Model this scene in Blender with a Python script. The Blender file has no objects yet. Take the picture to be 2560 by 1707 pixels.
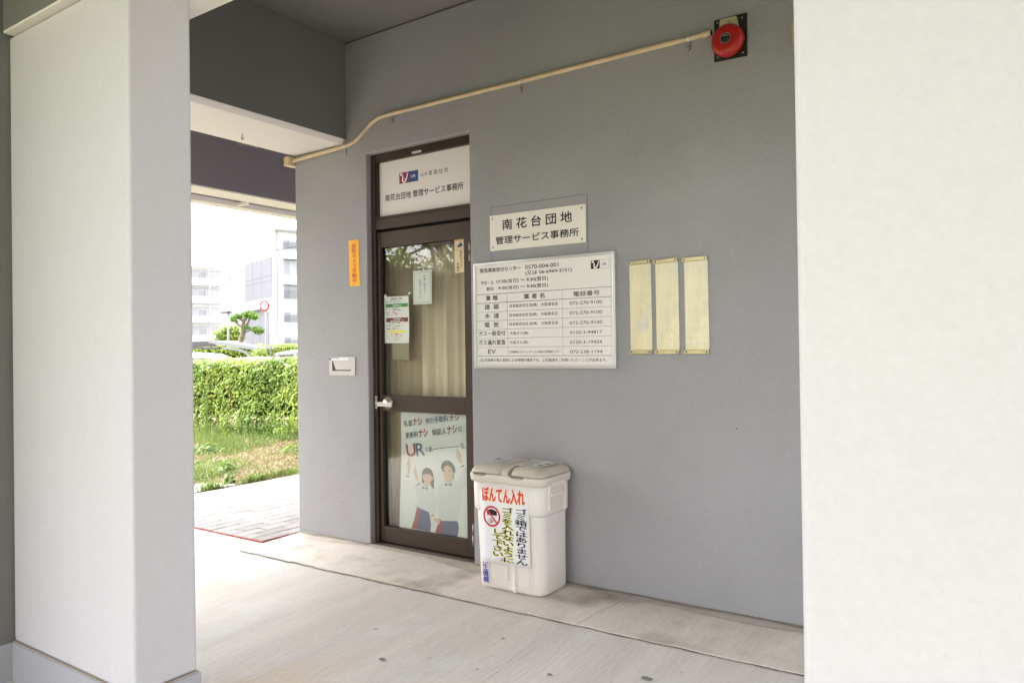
import bpy, bmesh, math, random
from mathutils import Vector, Matrix, noise as mnoise
R = math.radians
random.seed(7)
sc = bpy.context.scene
col = sc.collection

# ---------------------------------------------------------------- camera, sky, sun, exposure
cam_d = bpy.data.cameras.new('camera')
cam_d.sensor_width = 36.0
cam_d.lens = 26.25
cam_d.clip_start = 0.05
cam_d.clip_end = 900
cam = bpy.data.objects.new('camera', cam_d)
col.objects.link(cam)
yaw, pitch, roll = 0.597736, 0.0070794, -0.0136575
fwd = Vector((-math.sin(yaw) * math.cos(pitch), math.cos(yaw) * math.cos(pitch), math.sin(pitch)))
rt = Vector((math.cos(yaw), math.sin(yaw), 0))
up = rt.cross(fwd)
rt2 = math.cos(roll) * rt + math.sin(roll) * up
up2 = -math.sin(roll) * rt + math.cos(roll) * up
M = Matrix((rt2, up2, -fwd)).transposed().to_4x4()
M.translation = (0, 0, 1.35)
cam.matrix_world = M
sc.camera = cam

SUN_EL, SUN_AZ = R(53), R(258)
world = bpy.data.worlds.new('World')
sc.world = world
world.use_nodes = True
nt = world.node_tree
bg = nt.nodes['Background']
sky = nt.nodes.new('ShaderNodeTexSky')
sky.sky_type = 'NISHITA'
sky.sun_disc = False
sky.sun_elevation = SUN_EL
sky.sun_rotation = SUN_AZ
sky.air_density = 1.0
sky.dust_density = 4.0
sky.ozone_density = 1.0
hsv = nt.nodes.new('ShaderNodeHueSaturation')
hsv.inputs['Saturation'].default_value = 0.22     # white overcast: the blue is mostly gone
nt.links.new(sky.outputs['Color'], hsv.inputs['Color'])
nt.links.new(hsv.outputs['Color'], bg.inputs['Color'])
bg.inputs['Strength'].default_value = 0.12

sun_d = bpy.data.lights.new('sun', 'SUN')
sun_d.energy = 0.5
sun_d.angle = R(40)
sun_d.color = (1.0, 0.96, 0.93)
sun = bpy.data.objects.new('sun', sun_d)
col.objects.link(sun)
sd = Vector((math.sin(SUN_AZ) * math.cos(SUN_EL), math.cos(SUN_AZ) * math.cos(SUN_EL), math.sin(SUN_EL)))
sun.rotation_euler = sd.to_track_quat('Z', 'Y').to_euler()

sc.view_settings.view_transform = 'Standard'
sc.view_settings.look = 'None'
sc.view_settings.gamma = 1.0
sc.view_settings.use_curve_mapping = False
sc.view_settings.exposure = 3.25
sc.render.engine = 'CYCLES'
sc.cycles.max_bounces = 14
sc.cycles.diffuse_bounces = 8
sc.cycles.transparent_max_bounces = 16
sc.cycles.use_denoising = True
sc.cycles.sample_clamp_indirect = 8.0

# ---------------------------------------------------------------- materials
def mat(name, rgb, rough=0.6, var=0.0, vscale=3.0, bump=0.0, bscale=200.0, bdist=0.002, spec=0.5, metal=0.0,
        stretch=None, stain=None, mottle=None, rgb2=None, objvar=0.0, grit=None):
    """Principled material: base colour broken up by noise, fine relief by bump.
    stretch scales the noise axes, stain=(rgb, scale, low, high) mixes in blotches of another colour,
    mottle=(amount, scale) adds fine speckle, objvar shifts the value from one copy to the next."""
    m = bpy.data.materials.new(name)
    m.use_nodes = True
    t = m.node_tree
    n, l = t.nodes, t.links
    b = n['Principled BSDF']
    b.inputs['Roughness'].default_value = rough
    b.inputs['Specular IOR Level'].default_value = spec
    b.inputs['Metallic'].default_value = metal
    tc = n.new('ShaderNodeTexCoord')
    vec = tc.outputs['Object']
    if stretch:
        mp = n.new('ShaderNodeMapping')
        mp.inputs['Scale'].default_value = stretch
        l.new(vec, mp.inputs['Vector'])
        vec = mp.outputs['Vector']
    cur = None
    base = n.new('ShaderNodeRGB')
    base.outputs[0].default_value = (*rgb, 1)
    cur = base.outputs[0]
    def mult(cur, fac_out, lo, hi):
        mr = n.new('ShaderNodeMapRange')
        mr.inputs['From Min'].default_value = 0.3
        mr.inputs['From Max'].default_value = 0.7
        mr.inputs['To Min'].default_value = lo
        mr.inputs['To Max'].default_value = hi
        l.new(fac_out, mr.inputs['Value'])
        vm = n.new('ShaderNodeVectorMath')
        vm.operation = 'SCALE'
        l.new(cur, vm.inputs[0])
        l.new(mr.outputs[0], vm.inputs['Scale'])
        return vm.outputs[0]
    if rgb2:
        nz = n.new('ShaderNodeTexNoise'); nz.inputs['Scale'].default_value = vscale * 0.7; nz.inputs['Detail'].default_value = 4
        l.new(vec, nz.inputs['Vector'])
        mr = n.new('ShaderNodeMapRange'); mr.inputs['From Min'].default_value = .38; mr.inputs['From Max'].default_value = .62
        l.new(nz.outputs[0], mr.inputs['Value'])
        mx = n.new('ShaderNodeMix'); mx.data_type = 'RGBA'
        l.new(mr.outputs[0], mx.inputs[0]); l.new(cur, mx.inputs[6]); mx.inputs[7].default_value = (*rgb2, 1)
        cur = mx.outputs[2]
    if var:
        nz = n.new('ShaderNodeTexNoise'); nz.inputs['Scale'].default_value = vscale; nz.inputs['Detail'].default_value = 6
        l.new(vec, nz.inputs['Vector'])
        cur = mult(cur, nz.outputs[0], 1 - var, 1 + var)
    if mottle:
        nz = n.new('ShaderNodeTexNoise'); nz.inputs['Scale'].default_value = mottle[1]; nz.inputs['Detail'].default_value = 3
        l.new(vec, nz.inputs['Vector'])
        cur = mult(cur, nz.outputs[0], 1 - mottle[0], 1 + mottle[0])
    if grit:
        nz = n.new('ShaderNodeTexNoise'); nz.inputs['Scale'].default_value = grit[1]; nz.inputs['Detail'].default_value = 6; nz.inputs['Roughness'].default_value = .75
        l.new(tc.outputs['Object'], nz.inputs['Vector'])
        cur = mult(cur, nz.outputs[0], 1 - grit[0], 1 + grit[0])
    if stain:
        for st in (stain if isinstance(stain, list) else [stain]):
            nz = n.new('ShaderNodeTexNoise'); nz.inputs['Scale'].default_value = st[1]; nz.inputs['Detail'].default_value = 5
            l.new(tc.outputs['Object'], nz.inputs['Vector'])
            mr = n.new('ShaderNodeMapRange'); mr.inputs['From Min'].default_value = st[2]; mr.inputs['From Max'].default_value = st[3]
            l.new(nz.outputs[0], mr.inputs['Value'])
            mx = n.new('ShaderNodeMix'); mx.data_type = 'RGBA'
            l.new(mr.outputs[0], mx.inputs[0]); l.new(cur, mx.inputs[6]); mx.inputs[7].default_value = (*st[0], 1)
            cur = mx.outputs[2]
    if objvar:
        oi = n.new('ShaderNodeObjectInfo')
        mr = n.new('ShaderNodeMapRange')
        mr.inputs['To Min'].default_value = 1 - objvar; mr.inputs['To Max'].default_value = 1 + objvar
        l.new(oi.outputs['Random'], mr.inputs['Value'])
        vm = n.new('ShaderNodeVectorMath'); vm.operation = 'SCALE'
        l.new(cur, vm.inputs[0]); l.new(mr.outputs[0], vm.inputs['Scale'])
        cur = vm.outputs[0]
    l.new(cur, b.inputs['Base Color'])
    if bump:
        nz = n.new('ShaderNodeTexNoise'); nz.inputs['Scale'].default_value = bscale; nz.inputs['Detail'].default_value = 3
        l.new(vec, nz.inputs['Vector'])
        bp = n.new('ShaderNodeBump'); bp.inputs['Strength'].default_value = bump; bp.inputs['Distance'].default_value = bdist
        l.new(nz.outputs[0], bp.inputs['Height'])
        l.new(bp.outputs[0], b.inputs['Normal'])
    return m

def leaf_mat(name, a, b_, scale, trans=0.35, rough=0.5):
    """Leaf colour varies from leaf to leaf; light passes through."""
    m = bpy.data.materials.new(name); m.use_nodes = True
    t = m.node_tree; n, l = t.nodes, t.links
    n.remove(n['Principled BSDF'])
    out = n['Material Output']
    g = n.new('ShaderNodeNewGeometry')
    tc = n.new('ShaderNodeTexCoord')
    nz = n.new('ShaderNodeTexNoise'); nz.inputs['Scale'].default_value = scale; nz.inputs['Detail'].default_value = 2
    l.new(tc.outputs['Object'], nz.inputs['Vector'])
    ad = n.new('ShaderNodeMath'); ad.operation = 'MULTIPLY_ADD'; ad.inputs[1].default_value = 0.55
    l.new(g.outputs['Random Per Island'], ad.inputs[0])
    mr = n.new('ShaderNodeMapRange'); mr.inputs['From Min'].default_value = .3; mr.inputs['From Max'].default_value = .7
    mr.inputs['To Max'].default_value = .5
    l.new(nz.outputs[0], mr.inputs['Value']); l.new(mr.outputs[0], ad.inputs[2])
    mx = n.new('ShaderNodeMix'); mx.data_type = 'RGBA'
    mx.inputs[6].default_value = (*a, 1); mx.inputs[7].default_value = (*b_, 1)
    l.new(ad.outputs[0], mx.inputs[0])
    d = n.new('ShaderNodeBsdfPrincipled'); d.inputs['Roughness'].default_value = rough
    d.inputs['Specular IOR Level'].default_value = 0.4
    tr = n.new('ShaderNodeBsdfTranslucent')
    l.new(mx.outputs[2], d.inputs['Base Color']); l.new(mx.outputs[2], tr.inputs['Color'])
    ms = n.new('ShaderNodeMixShader'); ms.inputs[0].default_value = trans
    l.new(d.outputs[0], ms.inputs[1]); l.new(tr.outputs[0], ms.inputs[2])
    l.new(ms.outputs[0], out.inputs['Surface'])
    return m

def glass_mat(name):
    m = bpy.data.materials.new(name); m.use_nodes = True
    t = m.node_tree; n, l = t.nodes, t.links
    n.remove(n['Principled BSDF'])
    fr = n.new('ShaderNodeFresnel'); fr.inputs['IOR'].default_value = 2.0
    tp = n.new('ShaderNodeBsdfTransparent'); tp.inputs['Color'].default_value = (.93, .95, .93, 1)
    gl = n.new('ShaderNodeBsdfGlossy'); gl.inputs['Roughness'].default_value = 0.0
    ms = n.new('ShaderNodeMixShader')
    ge = n.new('ShaderNodeNewGeometry'); mu = n.new('ShaderNodeMath'); mu.operation = 'SUBTRACT'; mu.use_clamp = True
    l.new(fr.outputs[0], mu.inputs[0]); l.new(ge.outputs['Backfacing'], mu.inputs[1])   # mirror only on the way in
    l.new(mu.outputs[0], ms.inputs[0]); l.new(tp.outputs[0], ms.inputs[1]); l.new(gl.outputs[0], ms.inputs[2])
    l.new(ms.outputs[0], n['Material Output'].inputs['Surface'])
    return m

GREY = (.348, .341, .352)
M_wall = mat('grey_wall_paint', GREY, .62, var=.05, vscale=1.3, bump=.6, bscale=130, bdist=.004, spec=.35, mottle=(.03, 60), stain=[((.30, .293, .30), 1.1, .56, .78), ((.37, .362, .368), 2.3, .62, .8)])
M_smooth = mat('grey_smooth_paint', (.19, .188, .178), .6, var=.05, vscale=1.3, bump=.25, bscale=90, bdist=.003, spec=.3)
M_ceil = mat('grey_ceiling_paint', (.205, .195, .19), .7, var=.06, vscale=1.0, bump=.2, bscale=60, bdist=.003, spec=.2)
M_skirt = mat('grey_skirting_paint', (.43, .425, .46), .5, var=.04, vscale=2, bump=.15, bscale=80, spec=.35)
M_white = mat('white_masonry_paint', (.625, .61, .635), .6, var=.015, vscale=1.2, bump=.45, bscale=80, bdist=.003, spec=.3, mottle=(.02, 70), stain=((.585, .57, .58), 2.2, .66, .85), grit=(.012, 30))
M_soffit = mat('white_soffit_paint', (.80, .755, .72), .6, var=.02, vscale=2, bump=.3, bscale=70, bdist=.002, spec=.3)
M_floor = mat('broomed_concrete', (.58, .54, .50), .62, var=.07, vscale=.9, bump=.6, bscale=10, bdist=.006, spec=.25,
              stretch=(7, .7, 1), mottle=(.035, 8), grit=(.085, 55),
              stain=[((.57, .46, .34), 1.7, .56, .74), ((.62, .61, .60), 2.6, .60, .74), ((.26, .24, .22), 9, .70, .76)])
M_strip = mat('broomed_strip_concrete', (.62, .565, .50), .6, var=.09, vscale=.8, bump=.6, bscale=9, bdist=.006, spec=.3,
              stretch=(6, .8, 1), mottle=(.04, 7), grit=(.09, 50),
              stain=[((.30, .26, .21), 2.3, .54, .72), ((.50, .40, .30), 3.5, .60, .75)])
M_damp = mat('damp_stain', (.47, .42, .36), .65, var=.14, vscale=6, mottle=(.06, 30))
M_grime = mat('damp_grime', (.29, .26, .21), .7, var=.3, vscale=7, bump=.3, bscale=50)
M_crack = mat('dark_joint', (.13, .11, .09), .9)
M_brick = mat('glare_pale_paver', (.25, .236, .228), .8, var=.06, vscale=9, bump=.3, bscale=120, objvar=.16, spec=.2, mottle=(.05, 60))  # brick tops only: glare put into the colour, the sides stay terracotta
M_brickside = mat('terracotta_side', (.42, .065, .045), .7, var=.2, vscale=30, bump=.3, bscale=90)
M_sand = mat('joint_sand', (.05, .04, .042), .9, var=.2, vscale=30)
M_bronze = mat('bronze_aluminium', (.054, .036, .026), .42, var=.08, vscale=5, metal=.35, spec=.5)
M_bronzed = mat('dark_bronze_aluminium', (.035, .028, .02), .45, metal=.3)
M_black = mat('black_gasket', (.012, .011, .010), .6)
M_steel = mat('brushed_steel', (.68, .65, .60), .32, metal=.75, bump=.08, bscale=300)
M_steeld = mat('dull_steel', (.42, .40, .36), .4, metal=.7)
M_panel = mat('opal_sign_panel', (.84, .79, .76), .35, spec=.5)
M_board = mat('printed_notice_board', (.84, .81, .77), .35, spec=.5)
M_frame = mat('silver_aluminium_frame', (.72, .71, .70), .28, metal=.6)
M_signw = mat('cream_sign_plate', (.85, .81, .73), .3, spec=.5)
M_ink = mat('black_ink', (.02, .02, .022), .6, spec=.2)
M_inkg = mat('grey_ink', (.10, .10, .10), .6, spec=.2)
M_line = mat('thin_rule_ink', (.16, .16, .16), .6, spec=.2)
M_red = mat('maroon_print', (.30, .02, .055), .5)
M_blue = mat('blue_print', (.025, .075, .26), .5)
M_whitep = mat('white_print', (.8, .8, .8), .5)
M_orange = mat('orange_plastic_plate', (1.0, .47, .008), .3, spec=.25)
M_redtxt = mat('red_print', (.55, .035, .01), .5)
M_yel = mat('aged_cream_acrylic', (.80, .725, .47), .25, var=.08, vscale=3, spec=.55, stretch=(6, 1, 1.2),
            stain=[((.62, .60, .52), 5, .54, .70), ((.66, .66, .40), 3, .55, .75)], mottle=(.04, 30))
M_brass = mat('tarnished_brass', (.47, .40, .22), .36, var=.15, vscale=20, metal=.55)
M_pipe = mat('cream_conduit', (.66, .52, .33), .4, var=.1, vscale=9, spec=.5)
M_redb = mat('red_enamel', (.42, .012, .010), .32, var=.05, vscale=8, spec=.5)
M_blackp = mat('black_painted_plate', (.012, .012, .008), .5)
M_beigem = mat('beige_metal', (.46, .41, .27), .5, var=.1, vscale=20)
M_bin = mat('ivory_plastic', (.82, .765, .72), .42, var=.04, vscale=4, spec=.45, mottle=(.02, 40))
M_lid = mat('beige_plastic_lid', (.57, .52, .425), .45, var=.08, vscale=6, spec=.45, mottle=(.05, 30))
M_recess = mat('darker_bin_panel', (.75, .70, .65), .5, var=.05, vscale=7)  # slightly darker than the bin body, used on its sunk parts
M_paper = mat('white_paper', (.85, .85, .86), .7)
M_paperg = mat('pale_green_paper', (.62, .68, .60), .7)
M_paper2 = mat('white_office_paper', (.70, .72, .66), .7)
M_brred = mat('bright_red_print', (.80, .015, .02), .5)
M_yellow = mat('yellow_print', (.85, .80, .10), .6)
M_purple = mat('purple_print', (.11, .08, .42), .6)
M_cream = mat('cream_sticker', (.80, .64, .38), .5)
M_greenp = mat('green_print', (.06, .25, .045), .6)
M_marp = mat('maroon_band_print', (.17, .03, .035), .6)
M_poster = mat('pale_poster_paper', (.74, .75, .72), .55, var=.02, vscale=4)
M_shirt = mat('poster_shirt_print', (.66, .675, .67), .55, var=.03, vscale=5)
M_skin = mat('poster_skin_print', (.66, .46, .34), .55)
M_hair = mat('poster_hair_print', (.10, .095, .085), .55, var=.25, vscale=20)
M_pred = mat('poster_red_print', (.33, .045, .05), .55)
M_pblue = mat('poster_blue_print', (.09, .11, .20), .55)
M_mouth = mat('poster_mouth_print', (.50, .20, .17), .55)
M_curt = mat('cream_curtain', (.84, .69, .52), .8, var=.05, vscale=3)
M_curtd = mat('tan_curtain', (.50, .40, .28), .8, var=.05, vscale=3)
M_room = mat('room_paint', (.3, .27, .2), .8)
M_glass = glass_mat('door_glass')
M_slot = mat('speckled_steel', (.62, .59, .56), .35, metal=.5, var=.05, vscale=40)
M_lawn = mat('dry_lawn_soil', (.20, .15, .09), .9, rgb2=(.12, .13, .04), vscale=1.1, var=.22, bump=.6, bscale=30, bdist=.02, mottle=(.25, 40))
M_ground = mat('asphalt_ground', (.16, .16, .155), .9, var=.15, vscale=.4, rgb2=(.10, .12, .06))
M_back = mat('mown_lawn', (.21, .22, .065), .9, var=.2, vscale=.8)
M_grass = leaf_mat('grass_blades', (.11, .20, .035), (.23, .27, .08), 1.1)
M_straw = leaf_mat('dry_straw', (.27, .20, .10), (.34, .27, .16), 2.0)
M_hedge = leaf_mat('hedge_leaves', (.075, .21, .028), (.50, .58, .08), 1.3, trans=.3, rough=.35)
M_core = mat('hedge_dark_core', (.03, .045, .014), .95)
M_twig = mat('hedge_twigs', (.20, .14, .08), .9, var=.2, vscale=12)
M_weed = leaf_mat('weed_leaves', (.08, .18, .02), (.20, .28, .04), 3.0)
M_tree = leaf_mat('pruned_tree_leaves', (.06, .19, .025), (.26, .38, .05), .9)
M_shrub = leaf_mat('yellow_green_leaves', (.20, .30, .04), (.32, .38, .07), .7)
M_refl = leaf_mat('garden_tree_leaves', (.20, .28, .03), (.42, .50, .07), .8)
M_bark = mat('grey_brown_bark', (.20, .15, .11), .9, var=.25, vscale=9, bump=.5, bscale=30, bdist=.01)
M_bldw = mat('white_apartment_render', (.84, .82, .81), .8, var=.02, vscale=.3)
M_bldp = mat('lavender_wall_panel', (.130, .126, .146), .8, var=.03, vscale=.4)
M_bldj = mat('panel_joint', (.10, .10, .12), .8)
M_win = mat('window_pane_far', (.34, .34, .38), .15)
M_winf = mat('window_frame_far', (.65, .65, .67), .5)
M_shade = mat('balcony_shade_grey', (.50, .48, .50), .8)  # grey puts shade into balcony recesses and eaves; also on pipes and panes
M_sash = mat('awning_dark', (.12, .12, .14), .6)
M_rail = mat('white_rail', (.30, .29, .30), .5)
M_signr = mat('road_sign_red', (.36, .004, .010), .6, spec=.1)
M_num = mat('road_sign_blue', (.06, .07, .11), .4)
M_car = mat('white_car_paint', (.75, .75, .77), .25, spec=.6)
M_cwin = mat('car_glass', (.10, .10, .12), .1)
M_shed = mat('brown_shelter_metal', (.16, .10, .10), .5)
M_cport = mat('grey_carport_steel', (.10, .09, .09), .5)
M_cable = mat('cable_black', (.03, .03, .03), .7)
M_tyre = mat('tyre_rubber', (.02, .02, .02), .8)

# ---------------------------------------------------------------- helpers
class MB:
    """Collects shapes in world coordinates; build() links them as one mesh object."""
    def __init__(s):
        s.bm = bmesh.new(); s.mats = []
    def mi(s, m):
        if m is None: return 0
        if m not in s.mats: s.mats.append(m)
        return s.mats.index(m)
    def box(s, x0, x1, y0, y1, z0, z1, bev=0, seg=2, m=None, rot=None):
        t = bmesh.new()
        vs = [t.verts.new(p) for p in ((x0,y0,z0),(x1,y0,z0),(x1,y1,z0),(x0,y1,z0),(x0,y0,z1),(x1,y0,z1),(x1,y1,z1),(x0,y1,z1))]
        for f in ((0,3,2,1),(4,5,6,7),(0,1,5,4),(1,2,6,5),(2,3,7,6),(3,0,4,7)): t.faces.new([vs[i] for i in f])
        if bev: bmesh.ops.bevel(t, geom=t.edges[:], offset=bev, segments=seg, affect='EDGES', profile=.5)
        if rot:
            c = Vector(((x0+x1)/2,(y0+y1)/2,(z0+z1)/2))
            bmesh.ops.rotate(t, verts=t.verts, cent=c, matrix=Matrix.Rotation(rot[1], 3, rot[0]))
        s.join(t, m); return s
    def join(s, t, m=None):
        k = s.mi(m)
        mp = {}
        for v in t.verts: mp[v] = s.bm.verts.new(v.co)
        for f in t.faces:
            try:
                g = s.bm.faces.new([mp[v] for v in f.verts]); g.material_index = k; g.smooth = f.smooth
            except ValueError: pass
        t.free()
    def prism(s, pts, axis, a, b, bev=0, m=None, seg=2):
        """Polygon pts (2-D) extruded from a to b along axis 'x','y' or 'z'."""
        f3 = {'y': lambda p, t: (p[0], t, p[1]), 'x': lambda p, t: (t, p[0], p[1]), 'z': lambda p, t: (p[0], p[1], t)}[axis]
        t = bmesh.new()
        A = [t.verts.new(f3(p, a)) for p in pts]; B = [t.verts.new(f3(p, b)) for p in pts]
        t.faces.new(A); t.faces.new(B[::-1])
        n = len(pts)
        for i in range(n): t.faces.new((A[i], B[i], B[(i+1) % n], A[(i+1) % n]))
        bmesh.ops.recalc_face_normals(t, faces=t.faces)
        if bev: bmesh.ops.bevel(t, geom=t.edges[:], offset=bev, segments=seg, affect='EDGES', profile=.5)
        s.join(t, m); return s
    def tube(s, path, r, seg=10, m=None, smooth=True, caps=True):
        path = [Vector(p) for p in path]
        rs = r if isinstance(r, (list, tuple)) else [r] * len(path)
        t = bmesh.new(); rings = []
        up_ = Vector((0, 0, 1))
        for i, p in enumerate(path):
            d = (path[min(i+1, len(path)-1)] - path[max(i-1, 0)]).normalized()
            a = d.cross(up_) if abs(d.z) < .95 else d.cross(Vector((1, 0, 0)))
            a.normalize(); b = d.cross(a)
            rings.append([t.verts.new(p + rs[i] * (math.cos(2*math.pi*k/seg) * a + math.sin(2*math.pi*k/seg) * b)) for k in range(seg)])
        for i in range(len(rings) - 1):
            for k in range(seg):
                f = t.faces.new((rings[i][k], rings[i][(k+1) % seg], rings[i+1][(k+1) % seg], rings[i+1][k])); f.smooth = smooth
        if caps: t.faces.new(rings[0][::-1]); t.faces.new(rings[-1])
        s.join(t, m); return s
    def lathe_y(s, cx, cz, prof, seg=40, m=None, smooth=True):
        """Profile of (radius, y) turned round an axis along y through (cx, cz)."""
        t = bmesh.new(); rings = []
        for r_, y in prof:
            if r_ < 1e-5: rings.append([t.verts.new((cx, y, cz))] * seg)
            else: rings.append([t.verts.new((cx + r_*math.cos(2*math.pi*k/seg), y, cz + r_*math.sin(2*math.pi*k/seg))) for k in range(seg)])
        for i in range(len(rings)-1):
            for k in range(seg):
                v = [rings[i][k], rings[i][(k+1) % seg], rings[i+1][(k+1) % seg], rings[i+1][k]]
                u = []
                for x in v:
                    if x not in u: u.append(x)
                if len(u) > 2: f = t.faces.new(u); f.smooth = smooth
        bmesh.ops.recalc_face_normals(t, faces=t.faces)
        s.join(t, m); return s
    def poly(s, pts3, m=None):
        f = s.bm.faces.new([s.bm.verts.new(p) for p in pts3]); f.material_index = s.mi(m); return s
    def build(s, name, m=None, parent=None, **kw):
        me = bpy.data.meshes.new(name)
        base = Vector((0, 0, 0))
        if parent is not None:
            p = parent
            while p is not None:
                base += p.location; p = p.parent
        if base.length: bmesh.ops.translate(s.bm, verts=s.bm.verts, vec=-base)
        s.bm.normal_update(); s.bm.to_mesh(me); s.bm.free()
        if s.mats:
            for x in s.mats: me.materials.append(x)
        elif m: me.materials.append(m)
        o = bpy.data.objects.new(name, me); col.objects.link(o)
        if parent is not None: o.parent = parent
        for k, v in kw.items(): o[k] = v
        return o

def tag(o, label=None, cat=None, group=None, kind=None):
    if label: o['label'] = label
    if cat: o['category'] = cat
    if group: o['group'] = group
    if kind: o['kind'] = kind
    return o
def thing(name, loc, label, cat, group=None):
    o = bpy.data.objects.new(name, None); col.objects.link(o)
    o.location = loc; o.empty_display_size = .1
    return tag(o, label, cat, group)
def structure(mb, name, m=None):
    return tag(mb.build(name, m), kind='structure')

_gl = {}
def glyphs(text, off=0.0):
    """Outline of a line of text as (verts, faces) with its bounding box."""
    k = (text, off)
    if k not in _gl:
        cu = bpy.data.curves.new('t', 'FONT'); cu.body = text; cu.size = 1; cu.offset = off; cu.resolution_u = 3
        o = bpy.data.objects.new('t', cu); col.objects.link(o)
        bpy.context.view_layer.update()
        dg = bpy.context.evaluated_depsgraph_get()
        me = o.evaluated_get(dg).to_mesh()
        vs = [v.co.copy() for v in me.vertices]; fs = [tuple(p.vertices) for p in me.polygons]
        o.evaluated_get(dg).to_mesh_clear()
        bpy.data.objects.remove(o); bpy.data.curves.remove(cu)
        _gl[k] = (vs, fs)
    return _gl[k]
def heavier(off): return [(0, 0)] if off <= 0 else [(-off, -off), (off, -off), (-off, off), (off, off)]
def add_text(mb, text, x0, z0, x1, h, y, z1=None, off=0.0, m=None, fit=True, em=None):
    """Text on a wall plane (facing -y) with its outline fitted to lower edge (x0,z0)-(x1,z1) and height h."""
    vs, fs = glyphs(text)
    if not vs: return
    z1 = z0 if z1 is None else z1
    bx0 = min(v.x for v in vs); bx1 = max(v.x for v in vs); bz0 = min(v.y for v in vs); bz1 = max(v.y for v in vs)
    ex = Vector((x1 - x0, 0, z1 - z0)); ez = Vector((-(z1 - z0), 0, x1 - x0)).normalized() * h
    k = mb.mi(m)
    for j, (sx_, sz_) in enumerate(heavier(off)):      # heavier strokes: the outline again, moved by a hair
        nv = []
        for v in vs:
            u = (v.x - bx0) / max(bx1 - bx0, 1e-6); w = (v.y - bz0) / max(bz1 - bz0, 1e-6)
            p = Vector((x0, y - j * .00003, z0)) + ex * u + ez * w + Vector((sx_ * h, 0, sz_ * h))
            nv.append(mb.bm.verts.new(p))
        for f in fs:
            try: g = mb.bm.faces.new([nv[i] for i in f]); g.material_index = k
            except ValueError: pass
def add_char(mb, ch, xc, zc, sx, sz, y, off=0.0, m=None, lean=0.0):
    """One full-width character centred in a cell sx by sz."""
    vs, fs = glyphs(ch); k = mb.mi(m)
    for j, (ox, oz) in enumerate(heavier(off)):
        nv = [mb.bm.verts.new((xc + (v.x - .5 + ox) * sx, y - j * .00003, zc + (v.y - .36 + oz) * sz)) for v in vs]
        for f in fs:
            try: g = mb.bm.faces.new([nv[i] for i in f]); g.material_index = k
            except ValueError: pass
def plane_poly(mb, pts, y, m): mb.poly([(p[0], y, p[1]) for p in pts], m)
def rect(mb, x0, x1, z0, z1, y, m): plane_poly(mb, [(x0, z0), (x1, z0), (x1, z1), (x0, z1)], y, m)
def circle_pts(cx, cz, r, n=28, rx=None): return [(cx + (rx or r) * math.cos(2*math.pi*k/n), cz + r * math.sin(2*math.pi*k/n)) for k in range(n)]
def ring(mb, cx, cz, r0, r1, y, m, n=36):
    for k in range(n):
        a, b = 2*math.pi*k/n, 2*math.pi*(k+1)/n
        plane_poly(mb, [(cx+r0*math.cos(a), cz+r0*math.sin(a)), (cx+r1*math.cos(a), cz+r1*math.sin(a)), (cx+r1*math.cos(b), cz+r1*math.sin(b)), (cx+r0*math.cos(b), cz+r0*math.sin(b))], y, m)
def stroke(mb, pts, w, y, m):
    """A thick 2-D line made of quads, widths may change along it."""
    ws = w if isinstance(w, (list, tuple)) else [w] * len(pts)
    L, Rr = [], []
    for i, p in enumerate(pts):
        a = Vector(pts[max(i-1, 0)]); b = Vector(pts[min(i+1, len(pts)-1)]); d = (b - a).normalized(); n_ = Vector((-d.y, d.x)) * ws[i] / 2
        L.append(Vector(p) + n_); Rr.append(Vector(p) - n_)
    for i in range(len(pts)-1): plane_poly(mb, [tuple(L[i]), tuple(Rr[i]), tuple(Rr[i+1]), tuple(L[i+1])], y, m)
def logo(mb, x0, x1, z0, z1, y, m):
    """The housing agency's mark: a flower, a U with a dot."""
    W, H = x1 - x0, z1 - z0
    q = lambda u, v: (x0 + u * W, z0 + v * H)
    plane_poly(mb, circle_pts(*q(.22, .83), H*.14, 14, W*.14), y, m)
    pts = [q(.42, .70), q(.35, .45), q(.34, .24), q(.44, .12), q(.60, .13), q(.74, .32), q(.82, .60), q(.88, .90)]
    stroke(mb, pts, [W*.12, W*.14, W*.15, W*.16, W*.15, W*.13, W*.12, W*.10], y, m)
    plane_poly(mb, circle_pts(*q(.59, .40), H*.06, 10, W*.055), y, m)
def screw(x, z, y, r=.006, parent=None, m=None, name='screw'):
    b = MB(); b.lathe_y(x, z, [(0, y - .003), (r*.7, y - .003), (r, y - .001), (r, y + .002)], 12)
    b.box(x - r*.7, x + r*.7, y - .0035, y - .0028, z - r*.14, z + r*.14, m=None)
    return b.build(name, m or M_steeld, parent)

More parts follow.
